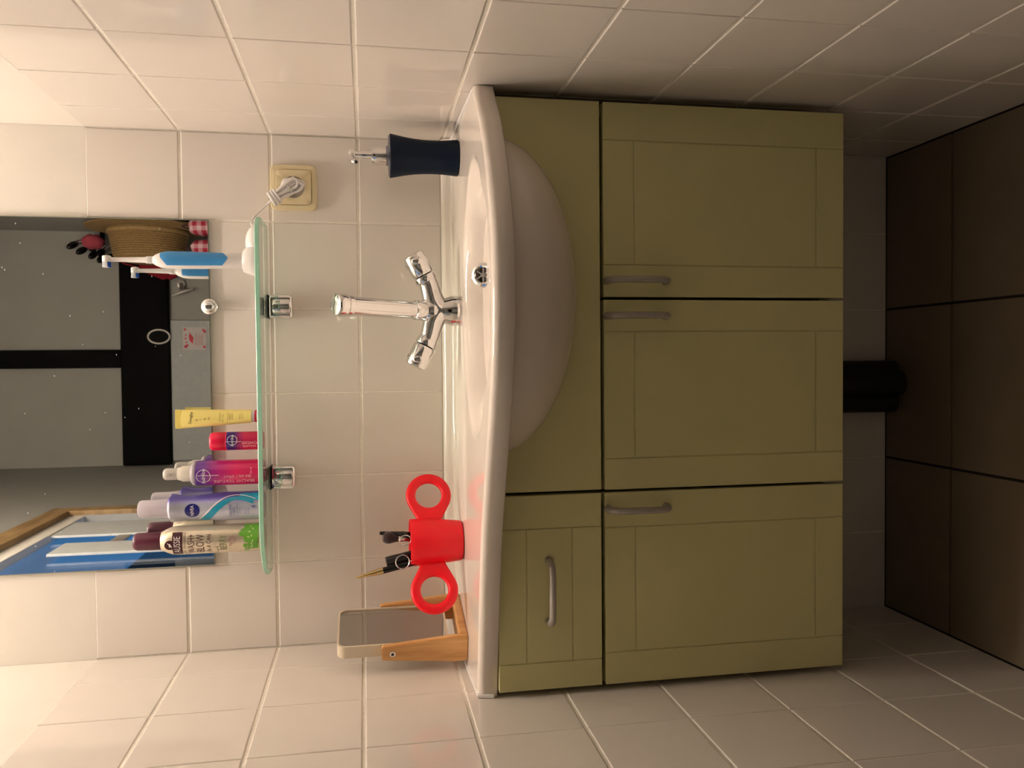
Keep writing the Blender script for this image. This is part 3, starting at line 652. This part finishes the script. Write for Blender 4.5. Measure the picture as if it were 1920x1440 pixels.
# waisted silver-blue can with frosted cap
NX_, NY_ = .2685, -.0500; niv = thing('styling_spray_can', 'silver-blue spray can with frosted cap, dark round emblem and turquoise swirl', 'bottle', (NX_, NY_, ZS))
def nr(z):
    h = z-ZS; return .0246 if h < .07 else (.0246-.0036*math.sin(min(1, (h-.07)/.055)*PI/2)+.0032*sst(.128, .152, h))
silv_m = ramp_mat('silver_violet_print', [(-.026, (196, 200, 218)), (.006, (196, 200, 218)), (.016, (112, 104, 184)), (.026, (100, 92, 178))], 0, .22, .35)
zs = [ZS+.003+.149*k/26 for k in range(27)]
b = lathe(nb(), [(0, 0), (.022, 0), (nr(zs[0]), .003)]+[(nr(z), z-ZS) for z in zs]+[(.0200, .1545), (.0185, .1565), (0, .1565)], (0, 0, 0), 48, cap=False)
o = obj('can_body', b, silv_m, niv, 40, local=True)
frost_m = M('frosted_clear_cap', (224, 216, 226), .3, vary=.02, trans=.35)
obj('cap', lathe(nb(), [(0, ZS+.156), (.0162, ZS+.156), (.0168, ZS+.158), (.0152, ZS+.170), (.0150, ZS+.176), (.0148, ZS+.201), (.0135, ZS+.2045), (.0105, ZS+.206), (0, ZS+.206)], (NX_, NY_, 0), 36, cap=False), frost_m, niv, 40)
G = lambda z, phi=0, sx=1, l=.0004: on_cyl(NX_, NY_, nr, z, phi, 0, sx, l)
obj('round_emblem', put2d(nb(), *disc2d(.0122, 32), G(zb(361), -.12)), navyink_m, niv)
lettering('brand_lettering', niv, wink_m, [('NIVEA', .0080, G(zb(361), -.12, .82, .0007))])
def ribbon(path, w0, w1, off=0):
    P3 = catmull([(u, v, 0) for u, v in path], 8); vs, fs = [], []; n_ = len(P3)
    for k, p in enumerate(P3):
        t_ = (P3[min(n_-1, k+1)]-P3[max(0, k-1)]).normalized(); q_ = Vector((-t_.y, t_.x, 0)); w_ = (w0+(w1-w0)*k/(n_-1))/2
        vs += [p+q_*(off+w_*(j-3)/3) for j in range(7)]
    for k in range(n_-1): fs += [(7*k+j, 7*k+j+1, 7*k+j+8, 7*k+j+7) for j in range(6)]
    return vs, fs
zc_ = zb(430); SW = [(-.027, zb(378)-zc_), (-.016, zb(390)-zc_), (-.003, zb(404)-zc_), (.009, zb(420)-zc_), (.0165, zb(437)-zc_), (.0165, zb(455)-zc_), (.009, zb(478)-zc_)]
obj('swirl_print', put2d(nb(), *ribbon(SW, .0125, .0050), on_cyl(NX_, NY_, nr, zc_, 0, 0, 1, .0004)), teal_m, niv)
obj('swirl_white_line', put2d(nb(), *ribbon(SW, .0018, .0012, .0072), on_cyl(NX_, NY_, nr, zc_, 0, 0, 1, .0005)), wink_m, niv)  # white line printed along the swirl
b = nb(); put2d(b, *grid2d(.013, .029, -.016, .020, 8), on_cyl(NX_, NY_, nr, zb(474), 0, 0, 1, .00025)); obj('turquoise_panel', b, teal_m, niv)
lettering('small_lettering', niv, M('violet_print', (92, 98, 160), .4), [('VOLUME', .0062, G(zb(434), -.2)), ('CARE', .0062, G(zb(441), -.26)), ('STYLING SPRAY', .0034, G(zb(447.5), -.14)), ('24h hold', .0030, G(zb(452), -.2)), ('Extra', .0042, G(zb(463), -.3)), ('strong', .0042, G(zb(468), -.26)), ('4', .012, G(zb(479), .05))])
# purple to pink pump spray
PX, PY, PR = .3265, -.0495, .0215; pu = thing('pump_spray_bottle', 'purple-to-pink pump spray bottle with milky pump on glass shelf', 'bottle', (PX, PY, ZS))
grad = [(0, (214, 40, 96)), (.045, (222, 44, 104)), (.082, (150, 38, 124)), (.098, (96, 42, 134)), (.113, (84, 40, 130))]
pu_m = ramp_mat('purple_pink_print', grad, 2, .2)
obj('bottle_body', lathe(nb(), [(0, 0), (.019, 0), (PR-.0004, .002), (PR, .004), (PR, .109), (PR-.001, .1115), (0, .1115)], (0, 0, 0), 44, cap=False), pu_m, pu, 40, local=True)
milk_m = M('milky_plastic', (232, 226, 212), .3, trans=.25)
obj('shoulder_ring', lathe(nb(), [(0, ZS+.111), (.0207, ZS+.111), (.0212, ZS+.113), (.0205, ZS+.1165), (.0150, ZS+.121), (0, ZS+.121)], (PX, PY, 0), 40, cap=False), M('clear_ring_plastic', (206, 198, 206), .2, trans=.4), pu, 40)
obj('pump_collar', lathe(nb(), [(0, ZS+.119), (.0132, ZS+.119), (.0134, ZS+.134), (.0118, ZS+.137), (.0105, ZS+.142), (0, ZS+.142)], (PX, PY, 0), 32, cap=False), milk_m, pu, 40)
b = lathe(nb(), [(0, ZS+.140), (.0100, ZS+.140), (.0104, ZS+.158), (.0098, ZS+.1625), (.0075, ZS+.165), (0, ZS+.165)], (PX, PY, 0), 28, cap=False); cyl(b, (PX, PY-.006, ZS+.155), (PX, PY-.0118, ZS+.155), .0022, seg=12); obj('pump_head', b, M('clear_milky_pump', (222, 216, 208), .25, trans=.3), pu, 40)
H = lambda z, phi=0, rot=0, sx=1: on_cyl(PX, PY, PR, z, phi, rot, sx, .0004)
b = nb(); put2d(b, *disc2d(.0116, 36, .0108, 1.0), H(zb(383), -.15)); put2d(b, *grid2d(-.0004, .0004, -.0175, .0175, 1, 4), H(zb(392), -.08)); obj('emblem_ring', b, wink_m, pu)
lettering('brand_lettering', pu, wink_m, [('Andrélon', .0092, H(zb(383), -.2, 0, .80))])
lettering('side_lettering', pu, pinkink_m, [('BEACHY TEXTURE', .0092, H(zb(441), -.62, 1, .88)), ('SEA SALT SPRAY', .0066, H(zb(448), -.20, 1, .95)), ('200 ml', .0042, H(zb(474), .2))])
# short pink powder bottle
QX, QY, QR = .3805, -.0500, .0158; pk = thing('powder_bottle', 'short hot-pink styling powder bottle with purple band on glass shelf', 'bottle', (QX, QY, ZS))
obj('bottle_body', lathe(nb(), [(0, 0), (.0145, 0), (QR, .002), (QR, .0605), (0, .0605)], (0, 0, 0), 40, cap=False), ramp_mat('pink_purple_print', [(0, (226, 40, 92)), (.030, (226, 44, 98)), (.044, (120, 36, 120)), (.048, (62, 40, 126)), (.062, (62, 40, 130))], 2, .25), pk, 40, local=True)
obj('cap', lathe(nb(), [(0, ZS+.0604), (QR, ZS+.0604), (QR, ZS+.0615), (QR-.0004, ZS+.0620), (QR, ZS+.0625), (QR-.0002, ZS+.0835), (QR-.0015, ZS+.0870), (QR-.004, ZS+.0885), (0, ZS+.0885)], (QX, QY, 0), 40, cap=False), M('hot_pink_plastic', (236, 24, 74), .3), pk, 40)
J = lambda z, phi=0, rot=0, sx=1: on_cyl(QX, QY, QR, z, phi, rot, sx, .0004)
b = nb(); put2d(b, *disc2d(.0088, 30, .0081, .95), J(zb(438), .16)); put2d(b, *grid2d(-.0003, .0003, -.013, .013, 1, 3), J(zb(440), .0)); obj('emblem_ring', b, wink_m, pk)
lettering('brand_lettering', pk, wink_m, [('Andrélon', .0068, J(zb(438), .13, 0, .80))])
lettering('side_lettering', pk, pinkink_m, [('POWDER', .0068, J(zb(473), -.12, 1)), ('VOLUME', .0056, J(zb(471), -.52, 1))])
# yellow squeeze tube standing on its cap
YX, YY = .4235, -.0455; yt = thing('hair_cream_tube', 'pale yellow squeeze tube standing on its pink and white cap', 'tube', (YX, YY, ZS))
yel_m = M('pale_yellow_tube', (240, 222, 132), .35, vary=.02)
bm = nb(); rings = []
for k in range(15):
    s = k/14; z = ZS+.020+.120*s; hw = .0115+.0048*s; hd = .0110*(1-s)**.8+.0006; dx = -.001-.0030*s
    rings.append([bm.verts.new((YX+dx+hw*math.cos(2*PI*j/32), YY+hd*math.sin(2*PI*j/32), z-.0022*s*math.cos(2*PI*j/32))) for j in range(32)])
for a, b2 in zip(rings, rings[1:]):
    for j in range(32): bm.faces.new((a[j], a[(j+1) % 32], b2[(j+1) % 32], b2[j]))
bm.faces.new(rings[0]); bm.faces.new(rings[-1]); obj('tube_body', bm, yel_m, yt, 50)
bx('crimped_end', (YX-.0202, YY-.0010, ZS+.136), (YX+.0125, YY+.0010, ZS+.1455), M('pale_yellow_crimp', (232, 214, 118), .35), yt, .0004)
obj('cap', lathe(nb(), [(0, ZS), (.0098, ZS), (.0102, ZS+.001), (.0102, ZS+.021), (0, ZS+.021)], (YX-.001, YY, 0), 30, cap=False), ramp_mat('cap_print', [(-.011, (196, 24, 60)), (-.0062, (200, 30, 66)), (-.005, (240, 236, 230)), (.0, (236, 232, 228)), (.0015, (96, 92, 110)), (.004, (240, 236, 230)), (.011, (236, 232, 226))], 0, .3) if False else M('white_pink_cap', (236, 226, 226), .3), yt, 40)
obj('cap_band', lathe(nb(), [(.0103, ZS+.011), (.0105, ZS+.011), (.0105, ZS+.0145), (.0103, ZS+.0145)], (YX-.001, YY, 0), 30, cap=False), M('crimson_cap_band', (190, 30, 62), .35), yt, 40)
def ty(z0, u0=0, sx=1, rot=0):
    def f(u, v):
        u *= sx
        if rot: u, v = -v, u
        s = min(1, max(0, (z0+v-ZS-.020)/.120)); hw = .0115+.0048*s; hd = .0110*(1-s)**.8+.0006; x = u0+u; q = max(0, 1-(x/hw)**2)
        return Vector((YX-.001-.0030*s+x, YY-hd*math.sqrt(q)-.0004, z0+v-.0022*s*x/hw))
    return f
lettering('brand_lettering', yt, black_m, [('Douglas', .0066, ty(zb(356), .0015, .95))])
lettering('brown_lettering', yt, M('olive_brown_print', (132, 112, 52), .4), [('R', .006, ty(zb(368.5), -.0025)), ('I', .006, ty(zb(376), -.0020)), ('A', .006, ty(zb(384), -.0012)), ('H', .006, ty(zb(392), -.0006)), ('STYLING', .0036, ty(zb(413), .001)), ('gel + wax', .0034, ty(zb(418.5), -.001)), ('for strong hold', .0027, ty(zb(428), 0)), ('flexible', .0034, ty(zb(432.5), .001)), ('texture', .0034, ty(zb(437), .001)), ('100 ml e', .0030, ty(zb(452), .001)), ('3.3 fl oz', .0028, ty(zb(457), .001))])

# ------------------------------------------------------------------ toothbrush, charger, cord, socket
BX, BY = .6850, -.088
ch = thing('toothbrush_charger', 'white toothbrush charger on glass shelf with coiled cord to the socket', 'charger', (.70, BY, ZS))
bm = nb(); rings = []
for z, ax_, bx_, ox in ((0, .0285, .024, .004), (.004, .0290, .0245, .004), (.011, .0265, .023, .003), (.018, .0215, .020, .0008), (.0225, .0185, .018, -.0005), (.0235, .0165, .0165, -.0005)):
    rings.append([bm.verts.new((BX+ox+ax_*math.cos(2*PI*j/40), BY+bx_*math.sin(2*PI*j/40), ZS+z)) for j in range(40)])
for a, b2 in zip(rings, rings[1:]):
    for j in range(40): bm.faces.new((a[j], a[(j+1) % 40], b2[(j+1) % 40], b2[j]))
bm.faces.new(rings[0]); bm.faces.new(rings[-1]); obj('charger_base', bm, whitep_m, ch, 35)
bm = nb(); t0 = bmesh.new(); bmesh.ops.create_uvsphere(t0, u_segments=28, v_segments=14, radius=1)
for v in t0.verts: v.co.z = max(0, v.co.z)
merge(bm, t0, Matrix.Translation((.7155, BY, ZS)) @ Matrix.Diagonal((.031, .021, .0195, 1))); obj('cord_housing', bm, whitep_m, ch, 40)
cord = [(.742, BY, ZS+.007), (.7500, -.080, ZS+.011), (.7600, -.068, ZS+.009), (.7740, -.052, 1.2300), (.790, -.046, 1.2150), (.7985, -.050, 1.2070)]
obj('cord', tube(nb(), cord, .0018, 8, 6), whitep_m, ch, True)
PLG = Vector((.8255, 0, 1.180))
bm = nb(); lathe_ = [(0, 0), (.0165, 0), (.0170, .002), (.0165, .012), (.012, .018), (0, .018)]
t0 = lathe(nb(), lathe_, seg=28, cap=False, sy=.72); merge(bm, t0, Matrix.Translation(PLG+Vector((0, -.006, .005))) @ Matrix.Rotation(PI/2, 4, 'X'))
tube(bm, [PLG+Vector((.002, -.016, .006)), PLG+Vector((-.001, -.030, .004)), PLG+Vector((-.004, -.040, -.003))], [.0110, .0092, .0050], 14, 4, flat=.8)
obj('plug', bm, whitep_m, ch, 40)
def P(x, y, z): return (x, y, z)
# hank of cord: long loops, bound by turns at the upper end
for k, (dx, dy, dz) in enumerate(((0, 0, 0), (.0045, -.004, .003), (-.0035, -.007, -.003), (.002, -.011, .001), (.0015, -.002, -.004))):
    pts = [(.7985+dx, -.048+dy, 1.2075+dz), (.8085+dx, -.050+dy, 1.1965), (.8200+dx, -.050+dy, 1.1830+dz), (.8290+dx, -.048+dy, 1.1700+dz), (.8235+dx, -.047+dy, 1.1630+dz*2), (.8150+dx, -.046+dy, 1.1680+dz), (.8070+dx, -.046+dy, 1.1850), (.7990+dx, -.046+dy, 1.1990+dz), (.7945+dx, -.047+dy, 1.2060+dz)]
    obj('cord_loop', tube(nb(), pts, .0024, 8, 5), whitep_m, ch, True)
dl = Vector((.53, 0, -.848)).normalized(); pl = Vector((.848, 0, .53))
for k in range(3):
    c = Vector((.7965, -.052, 1.2085))+dl*(.0052*k); obj('cord_turn', tube(nb(), [c+pl*(.0118*math.cos(2*PI*j/20))+Vector((0, .0100*math.sin(2*PI*j/20), 0)) for j in range(20)], .0026, 8, closed=True), whitep_m, ch, True)
c = Vector((.8175, -.052, 1.1805)); obj('cord_tie', tube(nb(), [c+pl*(.0095*math.cos(2*PI*j/20))+Vector((0, .0095*math.sin(2*PI*j/20), 0)) for j in range(20)], .0012, 8, closed=True), M('pale_grey_tie', (196, 196, 180), .5), ch, True)
obj('cord_lead', tube(nb(), [PLG+Vector((-.004, -.039, -.002)), (.8225, -.046, 1.172), (.826, -.050, 1.166), (.8285, -.051, 1.169)], .0018, 8, 6), whitep_m, ch, True)

so = thing('wall_socket', 'cream square wall socket on the tiles beside the glass shelf', 'socket', (.8265, 0, 1.1755))
SX, SZ = .8268, 1.1755
def rr2(h, r, K=64):
    nn = 9 if r > .0045 else 12
    return [(SX+h*math.cos(a)*(abs(math.cos(a))**nn+abs(math.sin(a))**nn)**(-1/nn), SZ+h*math.sin(a)*(abs(math.cos(a))**nn+abs(math.sin(a))**nn)**(-1/nn)) for a in [2*PI*(k+.5)/K for k in range(K)]]
bm = nb(); O, I = rr2(.0405, .006), rr2(.0315, .005); L_ = [(O, -.0), (O, -.006), (rr2(.0395, .0055), -.0085), (rr2(.0322, .0052), -.0095), (I, -.009), (I, -.004)]
V_ = [[bm.verts.new((p[0], y, p[1])) for p in P_] for P_, y in L_]
for a, b2 in zip(V_, V_[1:]):
    for k in range(len(a)): bm.faces.new((a[k], a[(k+1) % len(a)], b2[(k+1) % len(a)], b2[k]))
obj('socket_frame', bm, socket_m, so, 35)
bm = nb(); I2 = rr2(.0308, .0045); cir = [(SX+.0195*math.cos(a), SZ+.004+.0195*math.sin(a)) for a in []]
n = len(I2); RC = .0195
def circ(r): return [(SX+r*math.cos(math.atan2(p[1]-SZ, p[0]-SX)), SZ+r*math.sin(math.atan2(p[1]-SZ, p[0]-SX))) for p in I2]
L_ = [(I2, -.003), (I2, -.0108), (rr2(.0300, .004), -.0115), (circ(RC+.0008), -.0115), (circ(RC), -.011)]
V_ = [[bm.verts.new((p[0], y, p[1])) for p in P_] for P_, y in L_]
for a, b2 in zip(V_, V_[1:]):
    for k in range(n): bm.faces.new((a[k], a[(k+1) % n], b2[(k+1) % n], b2[k]))
obj('cover_plate', bm, socket_m, so, 35)
bm = nb(); V_ = [[bm.verts.new((p[0], y, p[1])) for p in circ(r)] for r, y in ((RC, -.011), (RC-.0006, .003))]
for k in range(n): bm.faces.new((V_[0][k], V_[0][(k+1) % n], V_[1][(k+1) % n], V_[1][k]))
bm.faces.new(V_[1]); obj('recess', bm, socket_m, so, 35)
for s in (-1, 1): bx('earth_clip', (SX+s*.0192-.0015, -.011, SZ-.003), (SX+s*.0192+.0015, .001, SZ+.003), steel_m, so)

tb = thing('electric_toothbrush', 'blue and white electric toothbrush standing on its charger', 'toothbrush', (BX, BY, ZS+.0235))
zt = lambda h: ZS+h
obj('handle_body', lathe(nb(), [(0, zt(.0230)), (.0122, zt(.0230)), (.0128, zt(.026)), (.0130, zt(.060)), (.0137, zt(.085)), (.0142, zt(.120)), (.0140, zt(.142)), (.0125, zt(.153)), (.0095, zt(.1605)), (.0072, zt(.1640)), (.0060, zt(.1655)), (0, zt(.1655))], (BX, BY, 0), 40, cap=False), whitep_m, tb, 50)
bm = nb()
def hr(h): return .0130 if h < .060 else (.0130+.0012*sst(.06, .12, h) if h < .142 else .0142-.0028*((h-.142)/.013)**1.5)
vs, fs = [], []; NA, NH = 36, 20
for j in range(NH+1):
    for i in range(NA+1):
        a = -.72+(4.6)*i/NA; s = j/NH
        lo = .041+.012*sst(.0, 1.1, abs(a-.62)); lo = .052-.012*math.cos((a-.1)*1.2) if a < 1.2 else .050; hi = .1530-.012*sst(-.2, 1.3, -a+.3)
        lo = .046+.010*abs(a-.25) if a < 1.6 else .0595-.004*(a-1.6); h = lo+(hi-lo)*s; r = hr(h)+.0005
        vs.append(Vector((BX+r*math.sin(a), BY-r*math.cos(a), zt(h))))
nv = [bm.verts.new(v) for v in vs]
for j in range(NH):
    for i in range(NA): k = j*(NA+1)+i; bm.faces.new((nv[k], nv[k+1], nv[k+NA+2], nv[k+NA+1]))
obj('rubber_grip', bm, blue_m, tb, True)
obj('brush_neck', lathe(nb(), [(0, zt(.164)), (.0062, zt(.164)), (.0062, zt(.167)), (.0055, zt(.1675)), (.0062, zt(.168)), (.0062, zt(.171)), (.0055, zt(.1715)), (.0060, zt(.172)), (.0060, zt(.1755)), (.0048, zt(.178)), (.0040, zt(.205)), (.0036, zt(.226)), (.0044, zt(.233)), (0, zt(.236))], (BX, BY, 0), 24, cap=False), whitep_m, tb, 40)
bm = nb(); cyl(bm, (BX+.0062, BY-.001, zt(.2365)), (BX-.0045, BY-.001, zt(.2365)), .0068, seg=26, bev=.0018); nk = obj('brush_head', bm, whitep_m, tb, 40)
bm = nb()
for i in range(9):
    for j in range(9):
        y, z = (i-4)*.0014, (j-4)*.0014
        if math.hypot(y, z) < .0062: cyl(bm, (BX-.0042, BY-.001+y, zt(.2365)+z), (BX-.0128, BY-.001+y*1.05, zt(.2365)+z*1.05), .0006, seg=6)
o = obj('bristles', bm, [M('white_bristles', (238, 240, 244), .6), bristle_m], nk)
for p in o.data.polygons: p.material_index = 1 if p.center.z < zt(.2338) else 0

# ------------------------------------------------------------------ drain pipe under the cabinets
pp = thing('drain_pipe', 'black plastic drain pipe dropping to the floor under the cabinets', 'pipe', (.46, -.05, 0))
b = cyl(nb(), (.463, -.042, -.001), (.463, -.042, .3045), .024, seg=28); cyl(b, (.463, -.042, .0), (.463, -.042, .012), .0270, seg=28, bev=.002); obj('front_pipe', b, pipe_m, pp, 40)
b = cyl(nb(), (.487, -.022, 0), (.487, -.022, .3045), .0215, seg=24); obj('rear_pipe', b, pipe_m, pp, 40)
b = cyl(nb(), (.425, -.022, 0), (.425, -.022, .3045), .0215, seg=24); obj('rear_pipe', b, pipe_m, pp, 40)

# ------------------------------------------------------------------ things on the far and right walls (seen in the mirror)
sg = thing('printed_card', 'small pale card with red print taped to the grey door', 'sign', (.648, -DO+.022, 1.9))
bx('card', (.590, -DO+.0215, 1.862), (.706, -DO+.0235, 1.975), M('pale_card', (196, 190, 188), .7), sg)
redink_m = M('red_card_print', (196, 40, 60), .6)
b = nb(); rc = random.Random(7)
def oncard(u, v): return Vector((.648+u, -DO+.0242, 1.918+v))
put2d(b, [Vector(p) for p in ((-.03, .006, 0), (-.012, .024, 0), (.01, .028, 0), (.032, .022, 0), (.018, .016, 0), (.004, .004, 0), (-.014, .008, 0))], [tuple(range(7))], oncard); obj('red_motif', b, redink_m, sg)
for u, v, r in ((-.042, .044, .008), (-.036, .036, .006), (-.044, -.048, .007), (.046, .046, .006), (.044, -.044, .006), (.035, -.05, .007), (.0, .044, .005), (-.02, .04, .004), (.018, .042, .004)): obj('red_dot', put2d(nb(), [Vector((u, v, 0))+p for p in disc2d(r, 9)[0]], disc2d(r, 9)[1], oncard), redink_m, sg)
b = nb()
for k in range(6): put2d(b, *grid2d(-.036, .03-rc.random()*.02, -.006-.007*k, -.004-.007*k, 1, 1), oncard)
obj('text_lines', b, M('faded_red_print', (176, 104, 108), .6), sg)
tag(obj('cord_ring', tube(nb(), [(.657+.035*math.cos(2*PI*k/40), -DO+.052, 2.085+.052*math.sin(2*PI*k/40)) for k in range(40)], .0042, 8, closed=True), M('white_cord', (216, 212, 202), .7), None, True), 'white cord ring hanging on the wide black beam', 'ring')
hk = thing('robe_hook', 'brushed steel T-shaped robe hook on the far wall right of the door', 'hook', (.925, -DO, 1.975))
obj('mount', cyl(nb(), (.928, -DO, 1.980), (.928, -DO+.02, 1.980), .022, seg=24, bev=.002), steel_m, hk, 40)
obj('stem', tube(nb(), [(.928, -DO+.015, 1.980), (.905, -DO+.05, 1.972), (.888, -DO+.07, 1.966)], .010, 12, 3), steel_m, hk, 40)
obj('crossbar', tube(nb(), [(.862, -DO+.072, 2.014), (.882, -DO+.075, 1.966), (.899, -DO+.072, 1.912)], [.005, .0075, .005], 12, 3), steel_m, hk, 40)
# straw hat on the right wall, crown towards the room
straw_m = M('woven_straw', (150, 122, 78), .85, vary=.25, vscale=160, bump=.6, bscale=300)
hat = thing('straw_hat', 'tan woven straw hat hung on the right wall, crown outwards', 'hat', (XR, -2.62, 2.10))
HM = Matrix.Translation((XR-.035, -2.62, 2.055)) @ Matrix.Rotation(-PI/2, 4, 'Y')
pr = []
for k in range(33):
    s = k/32; h = .165*s; r = .178-.030*s if s < .72 else .1564*math.sqrt(max(0, 1-((s-.72)/.285)**2.4)); pr.append((max(.002, r)+(.0030 if k % 2 else -.0010), h))
b = nb(); t0 = lathe(nb(), pr, seg=56, cap=True); merge(b, t0, HM); obj('crown', b, straw_m, hat, True)
pr = [(.170, .004), (.205, .010), (.24, .006), (.275, -.002), (.275, -.007), (.24, 0), (.205, .003), (.170, -.003)]
b = nb(); t0 = lathe(nb(), pr, seg=56, cap=False); merge(b, t0, HM); obj('brim', b, straw_m, hat, True)
b = nb(); t0 = lathe(nb(), [(.176, .012), (.181, .014), (.180, .026), (.174, .028)], seg=56, cap=False); merge(b, t0, HM); obj('hat_band', b, M('plaited_band', (168, 140, 92), .8, vary=.2, vscale=120), hat, True)
def pouch(name, label, cat, c, s, mat, n=2.6):
    t = thing(name, label, cat, (c[0], c[1], c[2]-s[2]))
    b = nb(); t0 = bmesh.new(); bmesh.ops.create_uvsphere(t0, u_segments=28, v_segments=18, radius=1)
    for v in t0.verts:
        k = (abs(v.co.x)**n+abs(v.co.y)**n+abs(v.co.z)**n)**(-1/n); v.co *= k
        v.co.x *= 1+.06*math.sin(9*v.co.z+c[0]*50); v.co.z *= 1+.04*math.sin(7*v.co.x)
    merge(b, t0, Matrix.Translation(c) @ Matrix.Diagonal((*s, 1))); obj('cloth_bag', b, mat, t, True)
    cz2 = c[2]+s[2]
    obj('drawstring', tube(nb(), [(c[0]-s[0]*.3, c[1], cz2-.012), (c[0], c[1], cz2+.03), (c[0]+s[0]*.3, c[1], cz2-.012)], .003, 8, 5), M('dark_string', (70, 40, 44), .8), t, True)
    return t
pouch('gingham_bag', 'pink gingham drawstring bag under the straw hat, next to the wall', 'bag', (1.140, -2.42, 1.765), (.040, .07, .068), ging_m)
pouch('gingham_bag', 'pink gingham drawstring bag hanging further out under the straw hat', 'bag', (1.045, -2.44, 1.765), (.038, .06, .064), ging_m)
pouch('pink_cloth', 'folded plain pink cloth bag above the straw hat', 'bag', (1.115, -2.78, 2.350), (.036, .05, .050), M('plain_pink_cloth', (176, 70, 86), .9, vary=.08), 2.2)
rb = thing('red_bag', 'dark red pointed cloth bag hanging beside the steel robe hook', 'bag', (.98, -DO+.05, 1.97))
b = nb(); prism(b, [(1.06, 2.17), (.985, 2.155), (.935, 2.035), (.965, 1.975), (1.03, 1.955), (1.08, 2.02)], 'y', -DO+.046, -DO+.11, .016); obj('cloth', b, M('dark_red_cloth', (140, 14, 30), .9, vary=.1), rb, 50)
obj('strap', tube(nb(), [(1.05, -DO+.078, 2.16), (1.03, -DO+.07, 2.25), (1.0, -DO+.078, 2.15)], .004, 8, 5), M('dark_red_strap', (120, 12, 26), .9), rb, True)
rk = thing('knob_tipped_rack', 'rack of white rods with oval black tips above the straw hat', 'rack', (1.17, -DO+.02, 2.42))
bx('rail', (1.06, -DO-.001, 2.345), (XR-.002, -DO+.014, 2.365), beam_m, rk, .002)
for (x, z), (x2, z2) in (((1.119, 2.505), (1.175, 2.42)), ((1.093, 2.464), (1.150, 2.378)), ((1.072, 2.412), (1.12, 2.37)), ((1.108, 2.41), (1.14, 2.375)), ((1.052, 2.375), (1.09, 2.345)), ((1.085, 2.375), (1.12, 2.35)), ((1.062, 2.335), (1.09, 2.32))):
    A, B = Vector((x2, -DO+.012, z2-.03)), Vector((x-.012, -DO+.10, z-.04)); rd_ = obj('rod', tube(nb(), [A, B], .0035, 8), whitep_m, rk, True)
    b = nb(); t0 = bmesh.new(); bmesh.ops.create_uvsphere(t0, u_segments=16, v_segments=10, radius=1); merge(b, t0, Matrix.Translation(B) @ Vector((0, 0, 1)).rotation_difference((B-A).normalized()).to_matrix().to_4x4() @ Matrix.Diagonal((.017, .017, .034, 1))); obj('black_tip', b, black_m, rd_, True)
